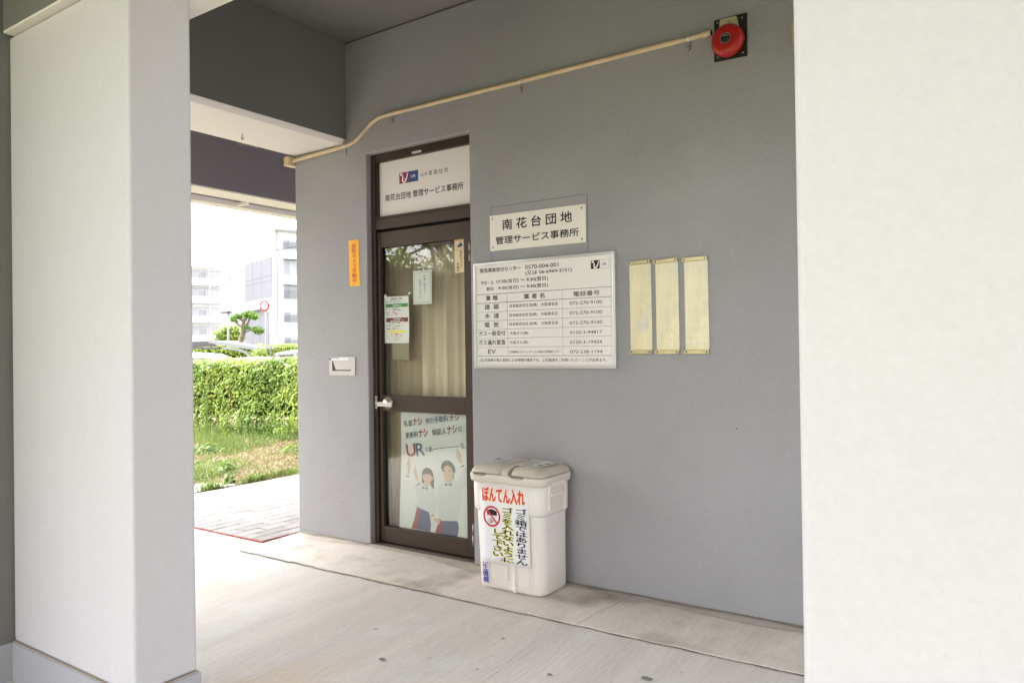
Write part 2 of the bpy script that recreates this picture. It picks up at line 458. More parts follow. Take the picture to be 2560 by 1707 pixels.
# ---------------------------------------------------------------- wording: (text, left x, lower z, right x, height) on its plane
BOARD_BOLD = [('緊急事故受付センター', -2.7258, 1.8023, -2.4288, 0.0265), ('0570-004-001', -2.3971, 1.8038, -2.171, 0.0227), ('(又は 06-6969-2151)', -2.396, 1.7665, -2.0834, 0.0254), ('平日・土', -2.7217, 1.7302, -2.6273, 0.0215), ('17:30(当日) ～ 9:30(翌日)', -2.6037, 1.7276, -2.2413, 0.0269), ('祝日', -2.6805, 1.6914, -2.6296, 0.0221), ('9:30(当日) ～ 9:30(翌日)', -2.5905, 1.6887, -2.2419, 0.0261), ('業 種', -2.686, 1.6316, -2.5985, 0.03), ('業 者 名', -2.4098, 1.6293, -2.2665, 0.0303), ('電話番号', -2.0747, 1.628, -1.9099, 0.0277), ('建  築', -2.6957, 1.5777, -2.589, 0.0308), ('水  道', -2.6966, 1.5241, -2.5899, 0.03), ('電  気', -2.6975, 1.469, -2.5908, 0.0308), ('ガス一般受付', -2.7412, 1.4177, -2.5444, 0.0295), ('ガス漏れ緊急', -2.7439, 1.3631, -2.5444, 0.0302), ('EV', -2.6736, 1.3102, -2.6167, 0.0249)]
BOARD_THIN = [('日本総合住生活(株)\u3000大阪南支店', -2.511, 1.5796, -2.177, 0.023), ('日本総合住生活(株)\u3000大阪南支店', -2.5119, 1.5251, -2.1801, 0.0223), ('日本総合住生活(株)\u3000大阪南支店', -2.5128, 1.4727, -2.1786, 0.0209), ('大阪ガス(株)', -2.512, 1.4182, -2.3813, 0.0216), ('大阪ガス(株)', -2.5129, 1.3637, -2.3838, 0.0216), ('三菱電機ビルテクノサービス(株)大阪情報センター', -2.5223, 1.3099, -2.1579, 0.0161), ('072-270-9100', -2.0998, 1.5815, -1.8963, 0.0186), ('072-270-9100', -2.1007, 1.5266, -1.8971, 0.0178), ('072-270-9100', -2.1016, 1.4703, -1.8966, 0.0185), ('0120-3-94817', -2.1002, 1.4172, -1.8989, 0.0173), ('0120-3-19424', -2.1011, 1.3623, -1.8997, 0.0179), ('072-238-1194', -2.1004, 1.3086, -1.8991, 0.0173)]
BOARD_NOTE = [('(注) 住居者の個人負担による修理の場合でも、上記業者をご利用いただくことが出来ます。', -2.7394, 1.2588, -1.8691, 0.0223)]
BOARD_ROWS = [1.67, 1.6164, 1.5623, 1.5088, 1.456, 1.4024, 1.348, 1.2957]
BOARD_UR = [('UR', -1.8927, 1.7905, -1.8662, 0.0142)]
SIGN_TEXT = [('南 花 台 団 地', -2.5664, 2.0522, -2.0868, 0.0621), ('管理サービス事務所', -2.6172, 1.9683, -2.0443, 0.0462)]
TRANSOM = [('U R 賃 貸 住 宅', -3.2772, 2.4859, -3.0462, 0.0304), ('南花台団地 管理サービス事務所', -3.6031, 2.3604, -2.9218, 0.0452), ('UR', -3.3665, 2.4924, -3.3227, 0.0189)]
POSTER_TEXT = [('礼金', 'k', -3.4684, 0.816, -3.3937, 0.8279, 0.0428), ('ナシ', 'r', -3.3878, 0.8293, -3.306, 0.8384, 0.0497), ('仲介手数料', 'b', -3.2763, 0.8427, -3.085, 0.872, 0.0419), ('ナシ', 'r', -3.0705, 0.8721, -2.9897, 0.8841, 0.0395), ('更新料', 'k', -3.4559, 0.7378, -3.3427, 0.7548, 0.0412), ('ナシ', 'r', -3.3369, 0.7534, -3.2587, 0.7659, 0.0508), ('保証人', 'k', -3.2229, 0.7722, -3.099, 0.7898, 0.0387), ('ナシ', 'r', -3.09, 0.7903, -3.0106, 0.8021, 0.0494), ('の', 'k', -3.0017, 0.8068, -2.9697, 0.8112, 0.0321), ('U', 'r', -3.4453, 0.6168, -3.3672, 0.6282, 0.0814), ('R', 'b', -3.3602, 0.6272, -3.2855, 0.638, 0.0822), ('で', 'k', -3.2832, 0.6592, -3.2567, 0.6639, 0.0254), ('あ', 'k', -3.253, 0.6598, -3.2191, 0.665, 0.036), ('る', 'b', -2.9839, 0.6998, -2.9556, 0.7045, 0.0335), ('。', 'b', -2.9522, 0.7025, -2.9398, 0.7047, 0.0125)]
POSTER_SHAPES = [('line', [(-3.2114, 0.6804), (-3.2113, 0.685), (-2.9925, 0.7188), (-2.9926, 0.7138)]), ('hair', [(-3.1486, 0.559), (-3.1501, 0.5788), (-3.1388, 0.5995), (-3.1239, 0.6105), (-3.1092, 0.6159), (-3.0947, 0.6147), (-3.0802, 0.6175), (-3.0551, 0.603), (-3.0375, 0.5819), (-3.0316, 0.5712), (-3.0328, 0.5459), (-3.0438, 0.5282), (-3.053, 0.5161), (-3.0928, 0.5127), (-3.1325, 0.5376), (-3.1433, 0.5481)]), ('shirt', [(-3.1848, 0.4329), (-3.161, 0.4532), (-3.1218, 0.4733), (-3.0985, 0.4828), (-3.0486, 0.4947), (-3.0184, 0.49), (-2.9917, 0.5131), (-2.9686, 0.5504), (-2.9607, 0.5775), (-2.9309, 0.5858), (-2.9208, 0.5251), (-2.94, 0.4794), (-2.9782, 0.4259), (-2.9945, 0.3417), (-3.019, 0.2311), (-3.1494, 0.2184), (-3.1725, 0.2352), (-3.186, 0.3634)]), ('skin', [(-3.1019, 0.5094), (-3.0521, 0.5137), (-3.0441, 0.4951), (-3.0602, 0.4833), (-3.0815, 0.4709), (-3.1024, 0.4825)]), ('skin', [(-3.1284, 0.5606), (-3.1209, 0.5754), (-3.1061, 0.5836), (-3.088, 0.5808), (-3.0718, 0.5764), (-3.0613, 0.5576), (-3.0561, 0.544), (-3.0471, 0.5475), (-3.0436, 0.5394), (-3.0493, 0.5249), (-3.0565, 0.5215), (-3.0622, 0.5041), (-3.0788, 0.4801), (-3.0971, 0.4714), (-3.1152, 0.4797), (-3.1275, 0.5041), (-3.1318, 0.532)]), ('hair', [(-3.0564, 0.5271), (-3.0456, 0.528), (-3.0442, 0.5029), (-3.0496, 0.5024)]), ('hair', [(-3.3181, 0.5107), (-3.312, 0.5314), (-3.2965, 0.5471), (-3.2774, 0.555), (-3.2547, 0.5548), (-3.2361, 0.5462), (-3.2215, 0.5245), (-3.2145, 0.4965), (-3.2113, 0.4625), (-3.3171, 0.4529), (-3.3177, 0.4875)]), ('hair', [(-3.3149, 0.5094), (-3.2625, 0.5199), (-3.2228, 0.5172), (-3.2135, 0.4816), (-3.2134, 0.4175), (-3.2361, 0.4311), (-3.2474, 0.4665), (-3.2874, 0.469), (-3.3037, 0.4522), (-3.3081, 0.4335), (-3.3119, 0.4484)]), ('shirt', [(-3.3739, 0.3873), (-3.3856, 0.4232), (-3.3647, 0.4467), (-3.3358, 0.4677), (-3.3203, 0.4293), (-3.2962, 0.4223), (-3.264, 0.4315), (-3.2283, 0.4227), (-3.201, 0.4041), (-3.1899, 0.363), (-3.1949, 0.3021), (-3.2154, 0.2514), (-3.2434, 0.236), (-3.2608, 0.2629), (-3.333, 0.2778), (-3.3633, 0.2883), (-3.3503, 0.3342)]), ('skin', [(-3.2935, 0.4623), (-3.2473, 0.4725), (-3.2438, 0.4455), (-3.264, 0.4309), (-3.2881, 0.4286), (-3.2992, 0.4343)]), ('skin', [(-3.3109, 0.5036), (-3.3025, 0.5242), (-3.2823, 0.5335), (-3.2542, 0.5358), (-3.2346, 0.5222), (-3.229, 0.5015), (-3.2219, 0.5006), (-3.2234, 0.4777), (-3.2374, 0.4704), (-3.2516, 0.4539), (-3.2717, 0.4475), (-3.2956, 0.4575), (-3.3074, 0.4764)]), ('hair', [(-3.315, 0.5032), (-3.3127, 0.5218), (-3.2942, 0.5402), (-3.262, 0.5489), (-3.2343, 0.5374), (-3.2268, 0.5108), (-3.2231, 0.5005), (-3.231, 0.4983), (-3.2407, 0.5126), (-3.2626, 0.5153), (-3.2867, 0.5118), (-3.3069, 0.507)]), ('red', [(-3.3163, 0.4272), (-3.3158, 0.4098), (-3.2931, 0.4181), (-3.293, 0.4211)]), ('blue', [(-3.293, 0.4211), (-3.2931, 0.4181), (-3.2704, 0.4089), (-3.2689, 0.4264)]), ('red', [(-3.12, 0.4644), (-3.1192, 0.448), (-3.0913, 0.4581), (-3.0912, 0.462)]), ('blue', [(-3.0912, 0.462), (-3.0913, 0.4581), (-3.0626, 0.4533), (-3.0612, 0.4698)]), ('red', [(-3.3633, 0.2883), (-3.333, 0.2778), (-3.3483, 0.2085), (-3.365, 0.1364), (-3.4172, 0.1348), (-3.3893, 0.2037)]), ('blue', [(-3.333, 0.2778), (-3.2608, 0.2629), (-3.2496, 0.2232), (-3.2434, 0.1844), (-3.2511, 0.1325), (-3.365, 0.1364), (-3.3483, 0.2085)]), ('red', [(-3.1725, 0.2322), (-3.1494, 0.2184), (-3.1547, 0.1322), (-3.2075, 0.1338), (-3.187, 0.1853)]), ('blue', [(-3.1494, 0.2184), (-3.019, 0.2311), (-3.0083, 0.1925), (-3.0126, 0.1624), (-3.0244, 0.1289), (-3.1547, 0.1322)]), ('skin', [(-3.0187, 0.6422), (-3.0236, 0.6642), (-3.0123, 0.7041), (-3.0076, 0.705), (-3.003, 0.6852), (-2.9827, 0.667), (-2.9776, 0.6563), (-2.9832, 0.6392), (-2.9695, 0.6095), (-2.998, 0.6032)]), ('hair', [(-2.9876, 0.5873), (-2.9585, 0.5987), (-2.9565, 0.5925), (-2.9852, 0.5799)]), ('skin', [(-3.4548, 0.5697), (-3.4368, 0.5887), (-3.4304, 0.6155), (-3.4234, 0.6146), (-3.421, 0.5928), (-3.4166, 0.555), (-3.4265, 0.4986), (-3.4449, 0.5), (-3.4414, 0.5472)]), ('red', [(-3.4609, 0.4874), (-3.4267, 0.4892), (-3.4268, 0.4825), (-3.461, 0.481)]), ('skin', [(-3.3929, 0.5248), (-3.3811, 0.5374), (-3.3768, 0.564), (-3.371, 0.563), (-3.3688, 0.5326), (-3.3545, 0.5134), (-3.3456, 0.4654), (-3.3707, 0.4655), (-3.3855, 0.505)]), ('hair', [(-3.3658, 0.4312), (-3.3353, 0.4493), (-3.3305, 0.4452), (-3.361, 0.427)]), ('skin', [(-3.2277, 0.2227), (-3.1882, 0.2304), (-3.1648, 0.2241), (-3.1553, 0.2147), (-3.169, 0.2086), (-3.1692, 0.1989), (-3.1772, 0.1865), (-3.1907, 0.1999), (-3.2161, 0.209)]), ('red', [(-3.2465, 0.2387), (-3.2174, 0.2518), (-3.2147, 0.2469), (-3.2426, 0.2337)]), ('mouth', [(-3.2954, 0.4676), (-3.2794, 0.4666), (-3.2641, 0.471), (-3.2794, 0.4636)]), ('mouth', [(-3.1174, 0.5087), (-3.1019, 0.5088), (-3.0865, 0.5123), (-3.102, 0.5064)]), ('eye', [(-3.3038, 0.4987), (-3.2949, 0.5019), (-3.2869, 0.4995), (-3.2949, 0.4976)]), ('eye', [(-3.2708, 0.5015), (-3.2627, 0.5047), (-3.254, 0.503), (-3.2628, 0.5004)]), ('eye', [(-3.1251, 0.5433), (-3.114, 0.5471), (-3.1105, 0.5434), (-3.1196, 0.5404)]), ('eye', [(-3.0904, 0.5451), (-3.0813, 0.5492), (-3.0723, 0.5466), (-3.0814, 0.543)]), ('hair', [(-3.1249, 0.551), (-3.1103, 0.555), (-3.1103, 0.5528), (-3.1242, 0.5482)]), ('hair', [(-3.0903, 0.5552), (-3.0739, 0.558), (-3.0733, 0.5552), (-3.0903, 0.5524)])]

YW = 3.69                                    # face of the office wall
SW = .3
WX, XR, YO = 1.7, .75, 2.1                            # face of the unseen light-blocking mass, right end of the block, depth of the gallery overhang
# ================================================================ THE SETTING
structure(MB().box(-400, 400, -400, 400, -.30, -.06), 'ground', M_ground)
structure(MB().box(-60, -6.47, -60, 12.4, -.2, -.012), 'lawn', M_lawn)
structure(MB().box(-6.465, 30, -60, -1.25, -.2, -.02), 'back_lawn', M_back)
# broomed concrete floor of the passage, in two pours
structure(MB().prism([(-6.44, -1.25), (8, -1.25), (8, 3.9), (-4.415, 3.9), (-4.415, 3.335), (-6.44, 3.335)], 'z', -.15, 0.0, m=M_floor), 'passage_floor')
# raised strip along the wall with an uneven, chipped front edge
def edge_y(x): return 3.118 + .013 * (x + 4.4) + .007 * mnoise.noise((x * 9, 0, 0)) + .010 * mnoise.noise((x * 2.3, 5, 0)) + (.012 if -3.86 < x < -3.63 else 0)
xs = [-4.36 + i * .02 for i in range(int((8 + 4.36) / .02))]
pts = [(x, edge_y(x)) for x in xs] + [(8, 3.72), (-4.40, 3.72)]
def strip_mesh(z0, z1, dy, m):
    b = MB(); t = bmesh.new()
    f = [t.verts.new((x, edge_y(x) + dy, z1)) for x in xs]; g = [t.verts.new((x, edge_y(x) + dy, z0)) for x in xs]
    k = [t.verts.new((x - (.05 if i == 0 else 0), 3.75, z1)) for i, x in enumerate(xs)]
    for i in range(len(xs) - 1):
        t.faces.new((f[i], f[i+1], k[i+1], k[i])); t.faces.new((g[i], g[i+1], f[i+1], f[i]))
    e = t.verts.new((xs[0] - .05, 3.75, z0)); t.faces.new((g[0], f[0], k[0], e))
    b.join(t, m); return b
st = tag(strip_mesh(-.02, .009, 0, M_strip).build('floor_strip'), kind='structure')
b = MB()
for i in range(len(xs) - 1):                       # the open joint in front of the strip
    x, x2 = xs[i], xs[i+1]
    w = .006 + .010 * abs(mnoise.noise((x * 6, 3, 0)))
    b.poly([(x, edge_y(x) - w, .0035), (x2, edge_y(x2) - w, .0035), (x2, edge_y(x2) + .002, .0035), (x, edge_y(x) + .002, .0035)])
b.build('edge_joint', M_crack, st)
b = MB()                                           # hairline joint across the strip beside the bin
px = -1.75; path = []
for i in range(12):
    t_ = i / 11; path.append((-1.79 + .05 * t_ + .012 * mnoise.noise((t_ * 4, 1, 0)), 3.14 + t_ * .52))
for i in range(11):
    (x, y), (x2, y2) = path[i], path[i+1]
    b.poly([(x - .0014, y, .0125), (x + .0014, y, .0125), (x2 + .0014, y2, .0125), (x2 - .0014, y2, .0125)])
b.build('cross_joint', M_crack, st)
b = MB()                                           # damp dirt along the foot of the wall
n_ = 260
for i in range(n_):
    x = -4.40 + i * (7.4 / n_); x2 = x + 7.4 / n_
    if -3.72 < x < -2.82: continue
    w = .018 + .055 * max(0, mnoise.noise((x * 2.2, 0, 3)) + .25) + .012 * mnoise.noise((x * 14, 0, 1))
    w2 = .018 + .055 * max(0, mnoise.noise((x2 * 2.2, 0, 3)) + .25) + .012 * mnoise.noise((x2 * 14, 0, 1))
    b.poly([(x, YW - w, .0148), (x2, YW - w2, .0148), (x2, YW + .004, .0148), (x, YW + .004, .0148)])
b.build('grime_line', M_grime, st)
b = MB()                                           # wider pale damp band beyond it
def dw(x): return .05 + .13 * max(0, mnoise.noise((x * 1.3, 4, 8)) + .22) + .010 * mnoise.noise((x * 16, 2, 6))
for i in range(n_):
    x = -4.38 + i * (7.3 / n_); x2 = x + 7.3 / n_
    b.poly([(x, YW - dw(x), .0112), (x2, YW - dw(x2), .0112), (x2, YW + .003, .0112), (x, YW + .003, .0112)])
b.build('damp_band', M_damp, st)
# spots and pebbles lying on the concrete
spots = [(-2.31, 2.36, .022), (-1.62, 2.62, .016), (-1.36, 2.55, .010), (-3.95, 2.44, .016), (-1.27, 2.80, .03), (-1.05, 2.38, .03), (-2.0, 2.83, .014), (-1.52, 2.35, .02), (-2.75, 2.55, .008), (-3.1, 2.6, .007), (-1.9, 2.5, .009)]
b = MB()
for x, y, r_ in spots:
    r_ *= .6; b.poly([(x + r_ * (1 + .35 * mnoise.noise((k, x, y))) * math.cos(k * math.pi / 6) * 1.3, y + r_ * (1 + .35 * mnoise.noise((x, k, y))) * math.sin(k * math.pi / 6), .004) for k in range(12)])
random.seed(77)
for k in range(46):
    x, y, r_ = random.uniform(-4.2, -.7), random.uniform(1.9, 3.08), random.uniform(.0012, .0042)
    b.poly([(x + r_ * random.uniform(.6, 1.5) * math.cos(q * math.pi / 4), y + r_ * random.uniform(.6, 1.4) * math.sin(q * math.pi / 4), .004) for q in range(8)])
tag(b.build('floor_stain', mat('floor_spot', (.20, .18, .16), .8)), kind='stuff')

# brick paving: running bond, bricks lengthwise along y
structure(MB().box(-6.46, -4.416, 3.337, 10.5, -.15, -.022), 'paving_bed', M_sand)
pav = bpy.data.objects.new('brick_paving', None); col.objects.link(pav); pav.location = (-5.43, 5, 0)
tag(pav, 'brick paving with tops coloured pale for the glare on them, laid lengthwise past the end of the office wall', kind='structure')
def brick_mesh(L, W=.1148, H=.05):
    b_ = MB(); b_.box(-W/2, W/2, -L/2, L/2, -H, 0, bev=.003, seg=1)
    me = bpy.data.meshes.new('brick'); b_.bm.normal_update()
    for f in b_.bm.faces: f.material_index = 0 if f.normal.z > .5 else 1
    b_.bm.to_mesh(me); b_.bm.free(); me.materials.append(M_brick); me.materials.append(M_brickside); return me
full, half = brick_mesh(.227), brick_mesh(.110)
W_, L_ = .1195, .2335
cells = []
for r_ in range(17):
    x = -4.4755 - r_ * W_
    y = 3.341
    seqs = ([L_] if r_ % 2 == 0 else [L_ / 2])
    while y < 10.2:
        L = seqs[0] if seqs else L_
        if seqs: seqs = []
        cells.append((x, y + L / 2, L)); y += L
cells.sort(key=lambda c: c[1])
far_b = MB()
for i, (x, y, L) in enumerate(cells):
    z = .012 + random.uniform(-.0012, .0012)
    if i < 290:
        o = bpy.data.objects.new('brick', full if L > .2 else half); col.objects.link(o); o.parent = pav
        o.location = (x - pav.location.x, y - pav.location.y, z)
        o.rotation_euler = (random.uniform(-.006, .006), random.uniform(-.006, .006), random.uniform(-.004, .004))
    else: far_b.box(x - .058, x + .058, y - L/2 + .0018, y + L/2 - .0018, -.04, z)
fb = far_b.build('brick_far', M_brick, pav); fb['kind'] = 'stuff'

# ceiling over the passage and the gallery in front of it
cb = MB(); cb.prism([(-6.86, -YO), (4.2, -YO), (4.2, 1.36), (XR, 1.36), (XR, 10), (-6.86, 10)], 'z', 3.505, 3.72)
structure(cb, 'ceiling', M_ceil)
# storey above, seen only as the mass that keeps the sky off
b = MB(); b.box(-4.45, XR, 1.40, 10, 3.74, 6.2)
tag(b.build('upper_storey', M_wall), 'grey rendered upper storey of the block above the passage', 'building')

# ================================================================ WALLS, PILLARS, BEAMS
b = MB(); b.prism([(-4.446, -.1), (-4.446, 3.503), (XR, 3.503), (XR, -.1), (-2.816, -.1), (-2.816, 2.690), (-3.71, 2.690), (-3.71, -.1)], 'y', YW, 3.90, bev=.007, m=M_wall)
ow = b.build('office_wall')
tag(ow, 'grey rendered office wall with the bronze glass door and the notice board', 'wall')
b = MB(); b.box(-4.44, XR - .1, YW - .003, YW + .01, 3.492, 3.501); b.build('shadow_gap', M_crack, ow)
b = MB(); tw = .0035                                 # edge left by a larger plate under the sign
x0, x1, z0, z1 = -2.656, -1.988, 1.875, 2.200
b.box(x0, x1, YW - .0012, YW + .002, z1 - tw, z1); b.box(x0, x0 + tw, YW - .0012, YW + .002, z0, z1 - tw - .0005); b.box(x1 - tw, x1, YW - .0012, YW + .002, z0, z1 - tw - .0005)
b.build('paint_edge', mat('old_paint_edge', (.17, .165, .155), .7), ow)
b = MB(); b.box(-4.446, -4.25, 3.905, 10, -.1, 3.5)
tag(b.build('end_wall', M_wall), 'grey end wall of the office running back beside the brick paving', 'wall')
b = MB(); b.box(-4.2, XR - .1, 6.0, 6.1, -.1, 3.5); b.box(-1.5, -1.4, 3.905, 5.995, -.1, 3.5); b.box(-4.2, -1.5, 3.905, 5.99, -.1, .005); b.box(-4.2, -1.51, 3.905, 5.99, 2.7, 2.8)
tag(b.build('room_interior', M_room), kind='structure')

# left pillar with its skirting
lp = thing('pillar', (-3.0, 1.5, 0), 'left white pillar with grey skirting, whole width in view', 'pillar', 'white pillars in front of the passage')
MB().box(-3.465, -2.551, 1.395, 1.637, .163, 2.664, bev=.012, seg=3).build('shaft', M_white, lp)
MB().box(-3.475, -2.540, 1.384, 1.648, -.05, .158, bev=.006).build('skirting', M_skirt, lp)
MB().box(-3.469, -2.547, 1.391, 1.641, .158, .163).build('bead', mat('skirting_bead', (.42, .36, .31), .6), lp)
rp = thing('pillar', (.15, 1.5, 0), 'right white pillar filling the right edge of the picture, close to the camera', 'pillar', 'white pillars in front of the passage')
MB().box(-.331, .58, 1.395, 1.637, .163, 2.664, bev=.014, seg=3).build('shaft', M_white, rp)
MB().box(-.342, .59, 1.384, 1.648, -.05, .158, bev=.006).build('skirting', M_skirt, rp)
# beam over the pillars: white underside, grey sides
def beam(name, x0, x1, y0, y1, z0, z1, label, cham=0):
    t = thing(name, ((x0+x1)/2, (y0+y1)/2, z0), label, 'beam')
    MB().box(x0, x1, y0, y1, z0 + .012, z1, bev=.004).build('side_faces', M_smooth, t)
    MB().box(x0 + .001, x1 - .001, y0 + .001, y1 - .001, z0, z0 + .011, bev=.003).build('white_underside', M_soffit, t)
    return t
beam('pillar_beam', -3.44, XR, 1.362, 1.737, 2.666, 3.503, 'long grey beam resting on the two white pillars, white underneath')
t = thing('passage_beam', (-4.17, 2.7, 2.79), 'deep dark grey beam running back to the office wall above the passage end, wide white underside', 'beam')
MB().prism([(-4.45, 2.802), (-4.45, 3.503), (-3.900, 3.503), (-3.900, 2.822)], 'y', 1.739, YW - .002, m=M_smooth).build('side_faces', None, t)
MB().prism([(-4.449, 2.790), (-4.449, 2.8015), (-3.901, 2.8215), (-3.905, 2.815), (-3.935, 2.790)], 'y', 1.741, YW - .0025, m=M_soffit).build('white_underside', None, t)
b = MB(); b.tube([(-4.26, 3.10, 2.792), (-4.26, 3.10, 2.776), (-4.262, 3.094, 2.757), (-4.25, 3.09, 2.747), (-4.235, 3.09, 2.750), (-4.231, 3.092, 2.760)], .0025, 6)
tag(b.build('ceiling_hook', M_black), 'small black open hook screwed into the white beam underside', 'hook')
t = thing('edge_beam', (-6.6, 6, 2.9), 'far dark grey beam along the outer edge of the canopy over the bricks', 'beam')
MB().box(-6.80, -6.37, -1.1, 10, 2.912, 3.503).build('side_faces', mat('slate_grey_paint', (.21, .185, .225), .6, var=.04, vscale=1), t)
MB().box(-6.66, -6.371, -1.099, 9.99, 2.897, 2.911).build('white_underside', M_soffit, t)
MB().box(-6.97, -6.81, -1.1, 10, 2.862, 2.965, bev=.004).build('gutter', M_soffit, t)
for y in (4.87, 7.2, 2.6): MB().box(-6.82, -6.66, y, y + .05, 2.875, 2.905).build('gutter_bracket', M_soffit, t)
b = MB(); b.box(-6.368, -6.33, 4.60, 4.80, 3.395, 3.425); b.box(-6.368, -6.345, 4.56, 4.62, 3.38, 3.44)
tag(b.build('conduit_stub', M_steeld), 'short grey conduit stub on the far dark beam', 'conduit')
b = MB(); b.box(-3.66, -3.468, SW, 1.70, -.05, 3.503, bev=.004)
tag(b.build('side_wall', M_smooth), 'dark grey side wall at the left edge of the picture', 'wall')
b = MB(); b.box(-3.467, -3.459, SW, 1.383, -.05, .158)
tag(b.build('side_skirting', M_skirt), 'grey skirting board along the dark side wall', 'skirting')
b = MB(); b.box(WX, 12, -9.0, 1.30, -.05, 6.2); b.box(WX - .1, 12.1, -9.1, 1.34, 6.2, 6.4)  # unseen mass added to keep light off the right pillar
tag(b.build('side_light_blocker', mat('blocker_grey', (.34, .33, .31), .8)), 'unseen grey mass added right of the camera to keep light off the right pillar', 'building')
# low neighbouring store and garden trees: mirrored in the door glass
b = MB(); b.box(-9.4, -7.4, -9.0, .35, -.05, 2.46); b.box(-9.5, -7.3, -9.1, .45, 2.46, 2.52)
tag(b.build('store_building', mat('store_render', (.22, .20, .16), .8)), 'low plain store building mirrored in the lower door glass', 'building')

# ================================================================ THE DOOR
d = thing('office_door', (-3.27, 3.74, 0), 'dark bronze aluminium door with two glass panes and a sign panel above', 'door')
f = MB(); m_ = M_bronze
f.box(-3.712, -3.672, 3.735, 3.80, .012, 2.688, bev=.002); f.box(-2.848, -2.812, 3.735, 3.80, .012, 2.688, bev=.002)
f.box(-3.671, -2.849, 3.737, 3.80, 2.632, 2.688, bev=.002); f.box(-3.671, -2.849, 3.736, 3.80, 2.168, 2.238, bev=.002)
f.box(-3.671, -2.849, 3.742, 3.80, 2.240, 2.257, bev=.002); f.box(-3.671, -2.849, 3.735, 3.80, .003, .020)
f.build('door_frame', M_bronze, d)
MB().box(-3.672, -2.848, 3.79, 3.80, 2.02, 2.18).build('frame_shadow_gap', M_black, d)
tp = MB(); tp.box(-3.669, -2.851, 3.765, 3.773, 2.252, 2.634); tpo = tp.build('transom_panel', M_panel, d)
for x0, x1 in ((-3.671, -3.655),): MB().box(x0, x1, 3.745, 3.764, 2.2575, 2.6315).build('panel_bead', M_bronzed, d)
b = MB(); add_text(b, TRANSOM[0][0], *TRANSOM[0][1:], .7643 * 0 + 3.7643, off=.004, m=M_inkg) if False else None
for i, mm, off in ((0, M_inkg, .004), (1, M_ink, .012)):
    s_ = TRANSOM[i]; add_text(b, s_[0], s_[1], s_[2], s_[3], s_[4], 3.7644, off=off, m=mm)
b.build('lettering', None, tpo)
b = MB(); rect(b, -3.4712, -3.3849, 2.4643, 2.5377, 3.7645, M_red); rect(b, -3.3847, -3.3017, 2.4643, 2.5375, 3.7645, M_blue)
logo(b, -3.4712, -3.3849, 2.4643, 2.5377, 3.7638, M_whitep); s_ = TRANSOM[2]; add_text(b, s_[0], s_[1], s_[2], s_[3], s_[4], 3.7638, off=.02, m=M_whitep)
b.build('emblem', None, tpo)
b = MB(); b.box(-3.327, -3.246, 3.734, 3.7365, 2.6405, 2.6545, m=M_paper); add_text(b, '||||||||||||', -3.321, 2.644, -3.252, .007, 3.7336, m=M_inkg)
b.build('maker_label', None, d)
lf = MB()
lf.box(-3.668, -3.640, 3.750, 3.790, .024, 2.150, bev=.002); lf.box(-2.915, -2.852, 3.750, 3.790, .024, 2.150, bev=.002)
lf.box(-3.6395, -2.9155, 3.7505, 3.789, 2.043, 2.150, bev=.002); lf.box(-3.6395, -2.9155, 3.7505, 3.789, .921, 1.031, bev=.002); lf.box(-3.6395, -2.9155, 3.7505, 3.789, .024, .131, bev=.002)
leaf = lf.build('door_leaf', M_bronze, d)
g1 = MB(); g1.box(-3.641, -2.914, 3.7745, 3.7765, 1.028, 2.046); g1.build('glass_pane', M_glass, leaf)
g1 = MB(); g1.box(-3.641, -2.914, 3.7745, 3.7765, .128, .924); g1.build('glass_pane', M_glass, leaf)
b = MB()
for a0, a1 in ((1.0313, 2.0427), (.1313, .9207)): b.box(-3.6393, -3.632, 3.757, 3.774, a0, a1)
b.build('glazing_bead', M_black, leaf)
b = MB(); b.lathe_y(-3.585, .979, [(0, 3.716), (.020, 3.716), (.026, 3.722), (.034, 3.738), (.041, 3.744), (.042, 3.7495)], 36)
hp = b.build('handle_rose', M_steel, leaf)
MB().box(-3.640, -3.5025, 3.694, 3.706, .9565, .9855, bev=.004, seg=3).build('lever_handle', M_steel, leaf)
MB().tube([(-3.618, 3.700, .971), (-3.612, 3.735, .971)], .011, 14).build('handle_neck', M_steel, leaf)
b = MB(); b.box(-3.694, -3.6725, 3.7315, 3.7345, .936, 1.023, bev=.001, m=M_steel)
for z in (.958, 1.002): b.lathe_y(-3.6835, z, [(0, 3.7305), (.006, 3.7312)], 10, m=M_inkg)
b.build('strike_plate', None, d)
for z in (1.96, .17):
    b = MB(); b.tube([(-2.862, 3.744, z - .068), (-2.862, 3.744, z - .002)], .0075, 10); b.tube([(-2.862, 3.744, z + .002), (-2.862, 3.744, z + .068)], .0075, 10)
    b.build('hinge', M_steeld, d)
b = MB(); b.box(-3.72, -2.82, 3.70, 3.90, -.03, .0145); b.build('threshold', M_crack, d)

# curtains behind the glass
def curtain(name, x0, x1, ph, amp, m, label, grp=None, top=2.12):
    t_ = bmesh.new(); n = 90
    A = []
    for i in range(n + 1):
        u = i / n; x = x0 + (x1 - x0) * u
        y = 3.850 + amp * (math.sin(u * 19 + ph) * .6 + math.sin(u * 43 + ph * 2) * .3) + .004 * mnoise.noise((u * 40, ph, 0))
        A.append((t_.verts.new((x, y, .03)), t_.verts.new((x + .006 * math.sin(u * 9), y * 1.0, top))))
    for i in range(n):
        f_ = t_.faces.new((A[i][0], A[i+1][0], A[i+1][1], A[i][1])); f_.smooth = True
    b_ = MB(); b_.join(t_, m); o = b_.build(name); md = o.modifiers.new('s', 'SOLIDIFY'); md.thickness = .0015
    return tag(o, label, 'curtain', grp)
curtain('curtain', -3.74, -3.36, .4, .010, M_curtd, 'dark tan curtain hanging behind the left side of the door glass', 'curtains behind the door glass')
curtain('curtain', -3.395, -2.82, 2.1, .017, M_curt, 'lighter cream curtain in soft folds behind the right side of the door glass', 'curtains behind the door glass')
